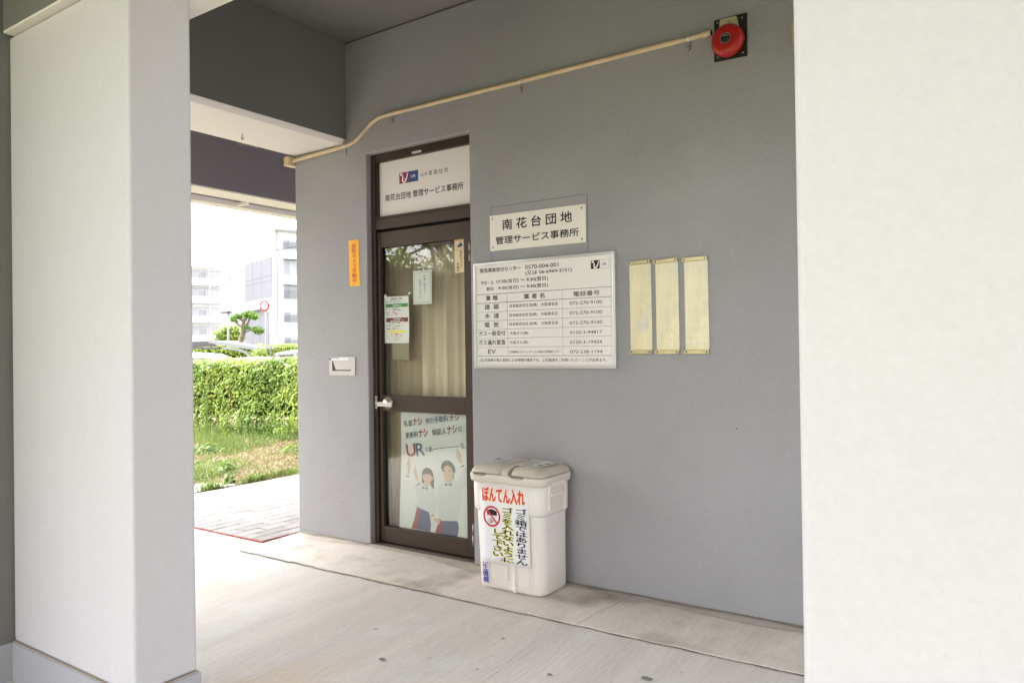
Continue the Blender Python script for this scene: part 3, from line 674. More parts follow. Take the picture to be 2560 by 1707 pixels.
b = MB(); b.box(-3.575, -3.42, 3.786, 3.788, 1.272, 1.395); tag(b.build('inner_paper', mat('backlit_paper', (.42, .38, .26), .8)), 'faint sheet hanging behind the opening hours notice', 'paper')

# papers on the glass (inside face, seen through it)
YP = 3.7735
nt_ = thing('hours_notice', (-3.52, YP, 1.55), 'white printed notice with green, maroon and yellow bands on the upper door glass', 'notice')
b = MB(); b.prism([(-3.6364, 1.706), (-3.4100, 1.7036), (-3.4045, 1.56), (-3.4096, 1.3847), (-3.6358, 1.3861)], 'y', YP - .0006, YP - .0001, m=M_paper2); b.build('sheet', None, nt_)
b = MB(); YY = YP - .0010
rect(b, -3.6192, -3.4154, 1.6315, 1.6549, YY, M_greenp); rect(b, -3.6148, -3.415, 1.5302, 1.5588, YY, M_marp); rect(b, -3.598, -3.434, 1.4565, 1.4718, YY, M_yellow)
add_text(b, '営業時間のご案内', -3.573, 1.681, -3.468, .0135, YY, off=.01, m=M_ink)
random.seed(5)
def dashes(b, x0, x1, z, h, y, m, dens=.75):
    x = x0
    while x < x1:
        w_ = random.uniform(.004, .011)
        if random.random() < dens: rect(b, x, min(x + w_, x1), z, z + h, y, m)
        x += w_ + random.uniform(.001, .004)
for z, a0, a1 in ((1.672, -3.618, -3.44), (1.667, -3.618, -3.46), (1.661, -3.618, -3.47)): dashes(b, a0, a1, z, .0022, YY, M_line)
for z, a0, a1 in ((1.618, -3.615, -3.575), (1.618, -3.56, -3.50), (1.608, -3.56, -3.48), (1.595, -3.615, -3.575), (1.577, -3.615, -3.575), (1.577, -3.56, -3.51), (1.519, -3.612, -3.575), (1.519, -3.56, -3.485), (1.505, -3.612, -3.575), (1.482, -3.612, -3.575), (1.482, -3.56, -3.505)): dashes(b, a0, a1, z, .0052, YY, M_inkg)
for z, a0, a1 in ((1.595, -3.56, -3.505), (1.586, -3.56, -3.50), (1.498, -3.55, -3.49), (1.445, -3.57, -3.475), (1.434, -3.565, -3.475)): dashes(b, a0, a1, z, .006, YY, M_redtxt, .6)
for z, a0, a1 in ((1.425, -3.55, -3.485), (1.415, -3.55, -3.49), (1.405, -3.54, -3.50)): dashes(b, a0, a1, z, .003, YY, M_line)
dashes(b, -3.555, -3.475, 1.640, .006, YY - .0003, M_whitep, .9); dashes(b, -3.55, -3.48, 1.548, .005, YY - .0003, M_whitep, .9); dashes(b, -3.575, -3.455, 1.536, .005, YY - .0003, M_whitep, .9)
b.build('print', None, nt_)
for x0, x1, z0, z1 in ((-3.632, -3.612, 1.702, 1.722), (-3.408, -3.392, 1.712, 1.728)): MB().box(x0, x1, YP - .0016, YP - .0012, z0, z1).build('tape', M_whitep, nt_)
c_ = thing('waiting_card', (-3.284, YP, 1.75), 'pale green card with two vertical lines of writing hung inside the door glass', 'card')
b = MB(); b.box(-3.365, -3.204, YP - .0007, YP - .0001, 1.6415, 1.866); b.build('sheet', M_paperg, c_)
b = MB(); YY = YP - .0011
for x0, x1, z0, z1 in ((-3.354, -3.215, 1.8525, 1.854), (-3.354, -3.215, 1.6535, 1.655), (-3.354, -3.3525, 1.655, 1.8525), (-3.2165, -3.215, 1.655, 1.8525)): rect(b, x0, x1, z0, z1, YY, M_inkg)
for i, ch in enumerate('午後一時まで'): add_char(b, ch, -3.264, 1.829 - i * .0205, .020, .0185, YY, off=.004, m=M_inkg)
for i, ch in enumerate('お待ちください'): add_char(b, ch, -3.302, 1.800 - i * .0185, .020, .018, YY, off=.004, m=M_inkg)
b.build('lettering', None, c_)
b = MB(); b.box(-3.292, -3.287, YP - .002, YP - .0012, 1.858, 1.890); b.build('hanger', M_inkg, c_)
c_ = thing('camera_sticker', (-2.968, YP, 1.94), 'cream strip sticker with a blue camera picture, top right on the door glass', 'sticker')
b = MB(); b.prism([(-3.0067, 2.0476), (-2.9284, 2.0474), (-2.9278, 1.8303), (-3.0049, 1.8307)], 'y', YP - .0007, YP - .0001); b.build('sheet', M_cream, c_)
b = MB(); YY = YP - .0011
for x0, x1, z0, z1 in ((-2.9955, -2.936, 2.0355, 2.0372), (-2.9955, -2.936, 1.975, 1.9767), (-2.9955, -2.9938, 1.9767, 2.0355), (-2.9377, -2.936, 1.9767, 2.0355)): rect(b, x0, x1, z0, z1, YY, M_redtxt)
plane_poly(b, [(-2.9608, 2.029), (-2.9566, 2.0273), (-2.955, 2.0193), (-2.9477, 2.0199), (-2.9421, 2.0024), (-2.9715, 1.988), (-2.9757, 1.9949), (-2.9864, 1.9958), (-2.9873, 1.9998), (-2.9813, 2.0019), (-2.9795, 2.0097), (-2.9627, 2.0147)], YY, M_blue)
for i, ch in enumerate('防犯カメラ'): add_char(b, ch, -2.954, 1.9585 - i * .0215, .021, .0205, YY, off=.01, m=M_ink)
for i, ch in enumerate('作動中'): add_char(b, ch, -2.979, 1.884 - i * .0205, .021, .0195, YY, off=.01, m=M_ink)
b.build('print', None, c_)
# poster in the lower pane
po = thing('poster', (-3.2, 3.782, .5), 'pale advertising poster of two people pointing up, inside the lower door glass', 'poster')
b = MB(); b.prism([(-3.4985, .927), (-2.915, .927), (-2.915, .128), (-3.527, .128), (-3.5015, .60)], 'y', 3.7826, 3.7832); b.build('sheet', M_poster, po)
b = MB(); mm = {'k': M_ink, 'r': M_pred, 'b': M_pblue}
MK = mat('poster_dark_print', (.085, .095, .11), .55)
mm['k'] = MK
for (s_, c, x0, z0, x1, z1, h) in POSTER_TEXT:
    add_text(b, s_, x0, z0, x1, h, 3.7810, z1=z1, off=.012 if c != 'r' else .022, m=mm[c])
b.build('lettering', None, po)
b = MB(); pm = {'line': MK, 'hair': M_hair, 'shirt': M_shirt, 'skin': M_skin, 'red': M_pred, 'blue': M_pblue, 'mouth': M_mouth, 'eye': M_hair}
for i, (n, pl) in enumerate(POSTER_SHAPES): plane_poly(b, pl, 3.7823 - i * .00003, pm[n])
b.build('picture', None, po)

# ================================================================ ON THE WALL
# name sign
s0 = thing('name_sign', (-2.33, 3.685, 2.04), 'smaller cream name sign with four screws, above the framed notice board', 'sign')
b = MB(); b.prism([(-2.6608, 2.1472), (-1.9985, 2.1437), (-1.9990, 1.9285), (-2.6600, 1.9325)], 'y', 3.6845, YW - .001, bev=.001); b.build('plate', M_signw, s0)
b = MB()
for s_ in SIGN_TEXT: add_text(b, s_[0], s_[1], s_[2], s_[3], s_[4], 3.6838, off=.018, m=M_ink)
b.build('lettering', None, s0)
for x, z in ((-2.640, 2.1258), (-2.0237, 2.1229), (-2.6385, 1.9545), (-2.025, 1.949)): screw(x, z, 3.6845, .0065, s0)
# emergency contact board
nb = thing('notice_board', (-2.3, 3.68, 1.55), 'framed white board listing emergency contact numbers in a table', 'notice board')
fx0, fx1, fz0, fz1 = -2.777, -1.8155, 1.2230, 1.8635
fr = MB(); w_ = .014
fr.box(fx0, fx1, 3.664, YW - .001, fz1 - w_, fz1, bev=.002); fr.box(fx0, fx1, 3.664, YW - .001, fz0, fz0 + w_, bev=.002)
fr.box(fx0, fx0 + w_, 3.6642, YW - .001, fz0 + w_ + .0003, fz1 - w_ - .0003, bev=.002); fr.box(fx1 - w_, fx1, 3.6642, YW - .001, fz0 + w_ + .0003, fz1 - w_ - .0003, bev=.002)
fr.build('frame', M_frame, nb)
MB().box(fx0 + w_ - .001, fx1 - w_ + .001, 3.669, YW - .002, fz0 + w_ - .001, fz1 - w_ + .001).build('panel', M_board, nb)
YT = 3.6684
b = MB(); ax, bx = -2.7564, -1.8395
for i, z in enumerate(BOARD_ROWS):
    hw = .0011 if i in (0, 1, 7) else .0007
    rect(b, ax, bx, z - hw, z + hw, YT, M_ink if i in (0, 1, 7) else M_line)
for x in (-2.5281, -2.1484): rect(b, x - .0006, x + .0006, BOARD_ROWS[7], BOARD_ROWS[0], YT - .0001, M_line)
for x in (ax - .0005, bx - .0005): rect(b, x, x + .001, fz0 + .022, fz1 - .022, YT, M_line)
rect(b, ax, bx, 1.2445, 1.2455, YT, M_line); rect(b, ax, bx, 1.848, 1.849, YT, M_line)
b.build('table_rules', None, nb)
b = MB()
for s_ in BOARD_BOLD: add_text(b, s_[0], s_[1], s_[2], s_[3], s_[4], YT - .0002, off=.008, m=M_ink)
for s_ in BOARD_THIN: add_text(b, s_[0], s_[1], s_[2], s_[3], s_[4], YT - .0002, m=M_ink)
for s_ in BOARD_NOTE: add_text(b, s_[0], s_[1], s_[2], s_[3], s_[4], YT - .0002, off=.003, m=M_ink)
b.build('lettering', None, nb)
b = MB(); rect(b, -1.9615, -1.9073, 1.7742, 1.8205, YT, M_ink); logo(b, -1.9615, -1.9073, 1.7742, 1.8205, YT - .0005, M_board)
for x0, x1, z0, z1 in ((-1.9072, -1.851, 1.8195, 1.8205), (-1.9072, -1.851, 1.7742, 1.7752), (-1.852, -1.851, 1.7752, 1.8195)): rect(b, x0, x1, z0, z1, YT, M_line)
s_ = BOARD_UR[0]; add_text(b, s_[0], s_[1], s_[2], s_[3], s_[4], YT - .0002, off=.01, m=M_inkg)
b.build('emblem', None, nb)
# three empty name-plate holders
def holder(x0, x1, ztop, zbot, tilt, tx, label, src=None):
    t = thing('plate_holder', (x0, YW, zbot), label, 'plate holder', 'empty plate holders on the wall')
    MB().prism([(x0 + .006, zbot + .012), (x1 + .002, zbot + .012), (x1, ztop - .018), (x0 + .004, ztop - .019)], 'y', 3.6845, 3.6875, bev=.0006, m=M_yel).build('cream_strip', None, t)
    for zc, tl, dx in ((ztop - .011, tilt, -.002), (zbot + .011, 0.0, .002)):
        b_ = MB(); b_.box(x0 + dx - .002, x1 + dx, 3.6755, YW - .0005, zc - .0105, zc + .0105, bev=.0015, rot=('Y', tl))
        bo = b_.build('clamp_bar', M_brass, t)
        for x in (x0 + dx + .010, x1 + dx - .012): screw(x, zc + (-math.sin(tl)) * (x - (x0 + x1) / 2), 3.6757, .0042, bo, M_blackp)
    return t
holder(-1.741, -1.612, 1.8015, 1.302, -R(1.0), 0, 'left empty cream plate holder with a grey smudge low down', 1)
holder(-1.591, -1.461, 1.7985, 1.3, -R(2.0), 0, 'middle empty cream plate holder with dark specks near its foot', 2)
holder(-1.432, -1.303, 1.7965, 1.3, -R(.6), 0, 'right empty cream plate holder with one faint line, nearest the right pillar', 3)
b = MB(); random.seed(3)
for k in range(16):
    x, z = -1.52 + random.gauss(0, .022), 1.40 + random.gauss(0, .022); plane_poly(b, circle_pts(x, z, random.uniform(.0008, .002), 7), 3.6842, None)
b.build('dirt_specks', M_crack, bpy.data.objects['plate_holder.001'])['kind'] = 'stuff'
b = MB(); plane_poly(b, [(-1.700, 1.425), (-1.655, 1.422), (-1.628, 1.445), (-1.632, 1.500), (-1.660, 1.498), (-1.698, 1.480)], 3.6840, None)
b.build('smudge', mat('grey_smudge', (.70, .665, .52), .4, var=.1, vscale=30), bpy.data.objects['plate_holder'])
b = MB(); stroke(b, [(-1.426, 1.363), (-1.36, 1.361), (-1.305, 1.366)], .003, 3.6840, None)
b.build('scratch', M_board, bpy.data.objects['plate_holder.002'])
# orange camera notice
og = thing('orange_notice', (-3.832, 3.688, 1.95), 'narrow glossy orange plate with red vertical writing left of the door', 'sign')
b = MB(); b.prism([(-3.8851, 2.1106), (-3.7873, 2.1082), (-3.7800, 1.7866), (-3.8802, 1.7871)], 'y', 3.6870, YW - .0008, bev=.0006); b.build('plate', M_orange, og)
b = MB()
for i, ch in enumerate('防犯カメラ作動中'): add_char(b, ch, -3.8345 + i * .0006, 2.0665 - i * .0343, .046, .034, 3.6864, off=.014, m=M_redtxt)
b.build('lettering', None, og)
for z in (2.098, 1.799): screw(-3.835, z, 3.6872, .004, og)
# steel deposit slot
sl = thing('deposit_slot', (-3.96, 3.685, 1.23), 'recessed steel deposit slot with a blue and white label, between corner and door', 'slot')
X0, X1, Z0, Z1 = -4.0925, -3.8325, 1.1638, 1.2945; a0, a1, c0, c1 = -4.0630, -3.8732, 1.1950, 1.2680
b = MB(); y0 = 3.682
b.box(X0, X1, y0, YW - .0008, c1, Z1, bev=.0015); b.box(X0, X1, y0, YW - .0008, Z0, c0, bev=.0015); b.box(X0, a0, y0 + .0002, YW - .0008, c0 + .0003, c1 - .0003); b.box(a1, X1, y0 + .0002, YW - .0008, c0 + .0003, c1 - .0003)
b.build('bezel', M_slot, sl)
b = MB(); b.poly([(a0, 3.6885, c0), (a1, 3.6885, c0), (a1, 3.6885, c1), (a0, 3.6885, c1)]); b.build('recess_back', mat('recess_dark', (.10, .095, .09), .5, metal=.4), sl)
b = MB(); b.prism([(a0 + .004, c1 - .001), (a1 - .001, c1 - .001), (a1 - .006, c0 + .009), (a0 + .036, c0 + .009)], 'y', 3.6855, 3.688); b.build('flap', M_slot, sl)
b = MB(); rect(b, -4.0895, -3.992, 1.2705, 1.2895, y0 - .0006, M_whitep); rect(b, -4.0895, -4.072, 1.2715, 1.289, y0 - .0009, M_blue); rect(b, -4.071, -3.992, 1.2845, 1.289, y0 - .0009, mat('light_blue_print', (.12, .27, .60), .5)); rect(b, -3.991, -3.896, 1.2685, 1.2895, y0 - .0006, M_paper)
b.build('label', None, sl)
# conduit with clips and corner box
pp = [(-4.452, 2.7505), (-4.40, 2.7515), (-4.15, 2.760), (-3.90, 2.770), (-3.85, 2.776), (-3.80, 2.790), (-3.755, 2.812), (-3.70, 2.846), (-3.65, 2.880), (-3.60, 2.903), (-3.55, 2.914), (-3.50, 2.917), (-3.44, 2.916), (-3.0, 2.915), (-2.42, 2.913), (-1.8, 2.914), (-1.36, 2.914), (-1.262, 2.914)]
cd = thing('conduit', (-2.8, YW, 2.8), 'cream conduit pipe running up the grey wall to the red alarm bell', 'conduit')
b = MB(); b.tube([(x, YW - .0155, z) for x, z in pp], .0135, 14); b.build('pipe', M_pipe, cd)
for x, z in ((-3.905, 2.770), (-3.452, 2.916), (-2.42, 2.913), (-1.383, 2.914)):
    b = MB(); b.tube([(x - .009, YW - .0155, z), (x + .009, YW - .0155, z)], .0153, 14, m=M_frame); b.box(x - .009, x + .007, YW - .006, YW - .0008, z - .055, z - .014, m=M_steeld); b.box(x - .007, x + .007, YW - .006, YW - .0008, z + .014, z + .028, m=M_steeld)
    b.lathe_y(x, z - .036, [(0, YW - .009), (.0035, YW - .0062)], 8, m=M_blackp)
    b.build('pipe_clip', None, cd)
for x0, x1, z in ((-4.456, -4.405, 2.7508), (-1.312, -1.262, 2.914)):
    b = MB(); b.tube([(x0, YW - .0155, z), (x1, YW - .0155, z)], .0165, 14); b.build('coupling', M_pipe, cd)
b = MB(); b.box(-4.500, -4.449, 3.630, 3.725, 2.712, 2.778, bev=.003); b.build('corner_box', M_pipe, cd)
# alarm bell
ab = thing('alarm_bell', (-1.17, YW, 2.87), 'round red fire alarm bell on a black plate high on the wall', 'alarm bell')
b = MB(); b.prism([(-1.2505, 2.9765), (-1.0855, 2.9745), (-1.0885, 2.7625), (-1.2535, 2.7665)], 'y', 3.6835, YW - .0008, bev=.0008); b.build('back_plate', M_blackp, ab)
b = MB(); b.prism([(-1.217, 2.9645), (-1.212, 2.968), (-1.139, 2.966), (-1.133, 2.962), (-1.122, 2.905), (-1.222, 2.905)], 'y', 3.668, 3.6830, bev=.002, m=M_beigem); b.lathe_y(-1.167, 2.945, [(0, 3.6675), (.004, 3.6678)], 8, m=M_blackp)
b.build('mechanism', None, ab)
b = MB(); bxc, bzc = -1.1745, 2.8485
b.lathe_y(bxc, bzc, [(.026, 3.625), (.045, 3.6255), (.060, 3.628), (.070, 3.633), (.077, 3.641), (.0805, 3.652), (.081, 3.667), (.079, 3.667), (.075, 3.655)], 64); b.build('gong', M_redb, ab)
b = MB(); b.lathe_y(bxc, bzc, [(0, 3.6205), (.023, 3.6208), (.0262, 3.6235), (.0262, 3.628)], 36, m=M_blackp)
for k in range(36):
    pass
ring(b, bxc, bzc, .0235, .0265, 3.6203, M_steeld); rect(b, bxc - .011, bxc + .011, bzc + .010, bzc + .016, 3.6200, M_steeld); dashes(b, bxc - .014, bxc + .014, bzc - .014, .002, 3.6200, M_steeld, .8); dashes(b, bxc - .010, bxc + .010, bzc - .002, .002, 3.6200, M_inkg, .8)
b.build('hub', None, ab)
for x, z in ((-1.234, 2.961), (-1.110, 2.955), (-1.2335, 2.788), (-1.1085, 2.783)): screw(x, z, 3.6835, .0048, ab)
b = MB(); b.prism([(-.860, 2.748), (-.866, 2.753), (-.866, 2.842), (-.855, 2.858), (-.70, 2.858), (-.70, 2.745)], 'y', 3.640, YW - .0008, bev=.004, m=M_beigem); b.lathe_y(-.845, 2.80, [(0, 3.6385), (.005, 3.639)], 8, m=M_blackp)
tag(b.build('wall_box'), 'beige metal box mostly hidden behind the right pillar, beyond the alarm bell', 'box')
# small marks on the paint
b = MB()
for x, z, r_ in ((-1.17, .93, .004), (-3.99, .27, .004), (-2.05, .47, .003), (-4.28, .30, .003), (-1.9, .36, .003), (-2.28, 2.46, .003), (-1.62, .72, .0025), (-1.4, 1.05, .0025)): plane_poly(b, circle_pts(x, z, r_, 8), YW - .0006, None)
b.build('paint_chips', M_crack, ow)['kind'] = 'stuff'

# ================================================================ THE BIN
bn = thing('storage_bin', (-2.34, 3.51, 0), 'ivory plastic bin with a beige split lid standing beside the door', 'bin')
def rrect(x0, x1, y0, y1, r_, n=7):
    o = []
    for cx, cy, a in ((x1 - r_, y1 - r_, 0), (x0 + r_, y1 - r_, 90), (x0 + r_, y0 + r_, 180), (x1 - r_, y0 + r_, 270)):
        for k in range(n + 1):
            t_ = R(a + 90 * k / n); o.append((cx + r_ * math.cos(t_), cy + r_ * math.sin(t_)))
    return o
def loft(mb, rings, m=None, cap0=True, cap1=True):
    t_ = bmesh.new(); RR = [[t_.verts.new((x, y, z)) for x, y in pts] for pts, z in rings]
    n = len(RR[0])
    for i in range(len(RR) - 1):
        for k in range(n):
            f_ = t_.faces.new((RR[i][k], RR[i][(k+1) % n], RR[i+1][(k+1) % n], RR[i+1][k])); f_.smooth = True
    if cap0: t_.faces.new(RR[0][::-1])
    if cap1: t_.faces.new(RR[-1])
    mb.join(t_, m)
zf = .012
def body_ring(z, g=0, r_=.062):
    u = (z - zf) / .6
    x0, x1 = -2.551 - .022 * u - g, -2.118 + .002 * u + g; y0, y1 = 3.366 - .010 * u - g, 3.652 + .006 * u + g
    return (rrect(x0, x1, y0, y1, r_), z)
b = MB(); loft(b, [(rrect(-2.535, -2.134, 3.382, 3.638, .05), zf), body_ring(zf + .018), body_ring(.20), body_ring(.445)], cap1=False)
loft(b, [body_ring(.440, .001), body_ring(.452, .009), body_ring(.47, .010), body_ring(.62, .010)], cap0=True, cap1=True)
b.build('bin_body', M_bin, bn)
b = MB(); loft(b, [body_ring(.604, .014), body_ring(.609, .021), body_ring(.640, .023), body_ring(.650, .022, .066)], cap1=True); b.build('rim', mat('ivory_rim_plastic', (.72, .66, .59), .42, spec=.45), bn)
def lid_half(x0, x1, name, lside):
    prof = [(0, .652), (.003, .663), (.012, .677), (.030, .687), (.060, .694), (.10, .698), (.125, .699)]
    b_ = MB(); rings = []
    for g, z in prof:
        rings.append((rrect(x0 + (g if lside else g * .35), x1 - (g * .35 if lside else g), 3.340 + g, 3.680 - g * .6, max(.012, .055 - g * .2)), z))
    loft(b_, rings); return b_.build(name, M_lid, bn)
l1 = lid_half(-2.590, -2.3555, 'lid_flap', True); l2 = lid_half(-2.322, -2.100, 'lid_flap', False)
b = MB(); b.prism([(3.3375, .640), (3.3375, .658), (3.344, .672), (3.362, .685), (3.395, .693), (3.44, .6965), (3.672, .6965), (3.672, .640)], 'x', -2.3575, -2.320, bev=.004); b.build('lid_bridge', M_lid, bn)
for x in (-2.503, -2.252):                                  # finger recesses under each flap
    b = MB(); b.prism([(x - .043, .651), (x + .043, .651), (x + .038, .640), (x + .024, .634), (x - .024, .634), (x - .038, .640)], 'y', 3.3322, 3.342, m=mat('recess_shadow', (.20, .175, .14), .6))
    b.prism([(x - .040, .643), (x + .040, .643), (x + .036, .638), (x + .022, .6335), (x - .022, .6335), (x - .036, .638)], 'y', 3.3316, 3.341, m=M_lid); b.build('finger_grip', None, bn)
# side handle recess
b = MB()
X = -2.1045
b.box(X - .004, X + .006, 3.418, 3.430, .47, .622, m=M_bin); b.box(X - .004, X + .006, 3.575, 3.587, .455, .60, m=M_bin); b.box(X - .004, X + .010, 3.432, 3.573, .600, .640, m=M_bin)
b.box(X - .004, X + .012, 3.432, 3.573, .545, .560, m=M_bin); b.box(X - .006, X - .001, 3.432, 3.573, .47, .543, m=M_recess); b.box(X - .006, X - .001, 3.432, 3.573, .563, .598, m=M_recess)
b.build('side_handle', None, bn)
for x0, x1, z0, z1 in ((-2.448, -2.332, .075, .44), (-2.270, -2.192, .065, .44)):   # slightly sunk panels
    b = MB(); b.prism([(x0 + .004, z0), (x1 - .004, z0), (x1, z1), (x0, z1)], 'y', 3.3572, 3.368); o = b.build('sunk_panel', M_recess, bn)
    o.rotation_euler = (0, 0, 0)
b = MB(); b.box(-2.300, -2.285, 3.3535, 3.366, .02, .44, bev=.003); b.build('front_rib', M_bin, bn)
# sheets and stickers on the bin
SY = 3.3465
sh = thing('bin_notice', (-2.35, SY, .38), 'white notice sheet with red title and black vertical writing taped to the bin front', 'notice')
b = MB(); nx, nz = 8, 10; t_ = bmesh.new(); G = []
for j in range(nz + 1):
    row = []
    for i in range(nx + 1):
        u, v = i / nx, j / nz
        x = (1-u) * ((1-v) * -2.5128 + v * -2.5024) + u * ((1-v) * -2.1881 + v * -2.1804); z = (1-v) * .6056 + v * ((1-u) * .1605 + u * .1695)
        row.append(t_.verts.new((x, SY + .0006, z)))
    G.append(row)
for j in range(nz):
    for i in range(nx): t_.faces.new((G[j][i], G[j][i+1], G[j+1][i+1], G[j+1][i])).smooth = True
b.join(t_); o = b.build('sheet', M_paper, sh); md = o.modifiers.new('s', 'SOLIDIFY'); md.thickness = .0005; md.offset = 1
b = MB()
add_text(b, 'ぼんてん入れ', -2.489, .4975, -2.211, .0785, SY - .0002, off=.045, m=mat('pale_yellow_glow', (.85, .78, .42), .7))
add_text(b, 'ぼんてん入れ', -2.4918, .5001, -2.2139, .0785, SY - .0006, off=.022, m=M_brred)
ring(b, -2.430, .4195, .047, .0575, SY - .0010, mat('crimson_print', (.62, .02, .05), .6))
plane_poly(b, [(-2.4483, .4554), (-2.4300, .4600), (-2.3963, .4499), (-2.3953, .4259), (-2.4244, .4254), (-2.440, .4300), (-2.4557, .4275), (-2.4660, .4404)], SY - .0006, M_ink)
for dx in (0, .009, .018): stroke(b, [(-2.452 + dx, .436), (-2.462 + dx, .424)], .005, SY - .0007, M_ink)
ring(b, -2.439, .398, .0105, .0125, SY - .0006, M_ink, 12); ring(b, -2.428, .400, .0085, .0105, SY - .0006, M_ink, 12); ring(b, -2.434, .390, .0075, .0095, SY - .0006, M_ink, 12)
stroke(b, [(-2.4705, .4600), (-2.3895, .3790)], .0095, SY - .0011, mat('crimson_print_bar', (.62, .02, .05), .6))
def vcol(chars, xa, xb, zt, zb, m, off, hl=None):
    n = len(chars); h_ = (zt - zb) / n
    for i, ch in enumerate(chars):
        u = (i + .5) / n; xc = xa + (xb - xa) * u; zc = zt - h_ * (i + .5)
        if hl: add_char(b, ch, xc + .002, zc - .0015, .082, h_ * 1.12, SY - .0002, off=off + .035, m=hl)
        add_char(b, ch, xc, zc, .082, h_ * 1.06, SY - .0006, off=off, m=m)
vcol('ゴミ箱ではありません', -2.2390, -2.2345, .4800, .1790, M_ink, .018)
HL = mat('highlighter_print', (.78, .78, .12), .7)
vcol('ゴミを入れないように', -2.3290, -2.3215, .4775, .1790, M_ink, .014, HL)
vcol('して下さい', -2.3925, -2.3930, .3560, .2030, M_ink, .014, HL)
ring(b, -2.366, .1905, .005, .0075, SY - .0006, M_ink, 14)
b.build('print', None, sh)
stk = thing('owner_sticker', (-2.48, 3.354, .1), 'small white sticker with purple characters low on the bin, below the notice', 'sticker')
b = MB(); b.prism([(-2.5045, .178), (-2.4615, .178), (-2.4601, .0448), (-2.4985, .0458)], 'y', 3.3535, 3.3545); b.build('sheet', M_paper, stk)
b = MB()
for i, ch in enumerate('再生機構'): add_char(b, ch, -2.4835 + i * .001, .167 - i * .0345, .040, .037, 3.3530, off=.03, m=M_purple)
b.build('lettering', None, stk)
random.seed(11)
def lid_sheet(name, pts, label, marks, red=False):
    t = thing(name, (pts[0][0], pts[0][1], .703), label, 'sticker')
    b_ = MB(); b_.prism(pts, 'z', .6992, .7000, m=mat('sticker_paper', (.66, .65, .60), .7)); b_.build('sheet', None, t)
    b_ = MB()
    for (x0, y0, x1, y1, m_) in marks: b_.poly([(x0, y0, .7006), (x1, y0, .7006), (x1, y1, .7006), (x0, y1, .7006)], m_)
    b_.build('print', None, t)
xs1 = []
for k in range(9): xs1.append((-2.49 + random.uniform(0, .03), 3.44 + k * .016, -2.43 + random.uniform(0, .05), 3.445 + k * .016, M_line))
xs1 += [(-2.485, 3.60, -2.455, 3.615, M_brred), (-2.445, 3.60, -2.425, 3.612, M_brred), (-2.415, 3.602, -2.392, 3.614, M_brred), (-2.54, 3.53, -2.51, 3.57, M_inkg)]
lid_sheet('lid_label', [(-2.515, 3.425), (-2.40, 3.425), (-2.375, 3.63), (-2.50, 3.63)], 'paper label with red print on the left lid flap of the bin', xs1)
xs2 = []
for k in range(8): xs2.append((-2.295, 3.44 + k * .021, -2.225 + random.uniform(-.02, .02), 3.446 + k * .021, M_line))
xs2 += [(-2.205, 3.46, -2.172, 3.485, M_inkg), (-2.20, 3.52, -2.16, 3.545, M_inkg), (-2.20, 3.585, -2.15, 3.60, mat('olive_print', (.25, .27, .08), .6))]
lid_sheet('lid_label', [(-2.305, 3.415), (-2.155, 3.43), (-2.145, 3.63), (-2.295, 3.62)], 'paper label with dark square marks on the right lid flap of the bin', xs2)

for o in list(col.objects):                           # the bin stands a centimetre further out
    if o.parent is None and o.name.split('.')[0] in ('storage_bin', 'bin_notice', 'owner_sticker', 'lid_label'): o.location.y -= .011; o.location.x += .009

# ================================================================ GARDEN, HEDGE
def leaf_object(name, items, m, parent=None, fold=.25, wr=.5):
    """items: (position, normal, length). Each leaf is a four-cornered blade with a slight fold."""
    V, F = [], []
    base = Vector((0, 0, 0)); p = parent
    while p is not None: base += p.location; p = p.parent
    for pos, nrm, L in items:
        a = Vector((random.gauss(0, 1), random.gauss(0, 1), random.gauss(0, 1)))
        n_ = (nrm + .55 * a.normalized()).normalized()
        d = n_.cross(Vector((random.gauss(0, 1), random.gauss(0, 1), random.gauss(0, 1) - .4))).normalized()
        s_ = n_.cross(d) * L * wr * .5
        c = pos - base; k = len(V)
        V += [c, c + d * L * .5 + s_ - n_ * L * fold * .3, c + d * L, c + d * L * .5 - s_ - n_ * L * fold * .3]
        F += [(k, k+1, k+2), (k, k+2, k+3)]
    me = bpy.data.meshes.new(name); me.from_pydata([tuple(v) for v in V], [], F); me.materials.append(m)
    o = bpy.data.objects.new(name, me); col.objects.link(o)
    if parent is not None: o.parent = parent
    return o
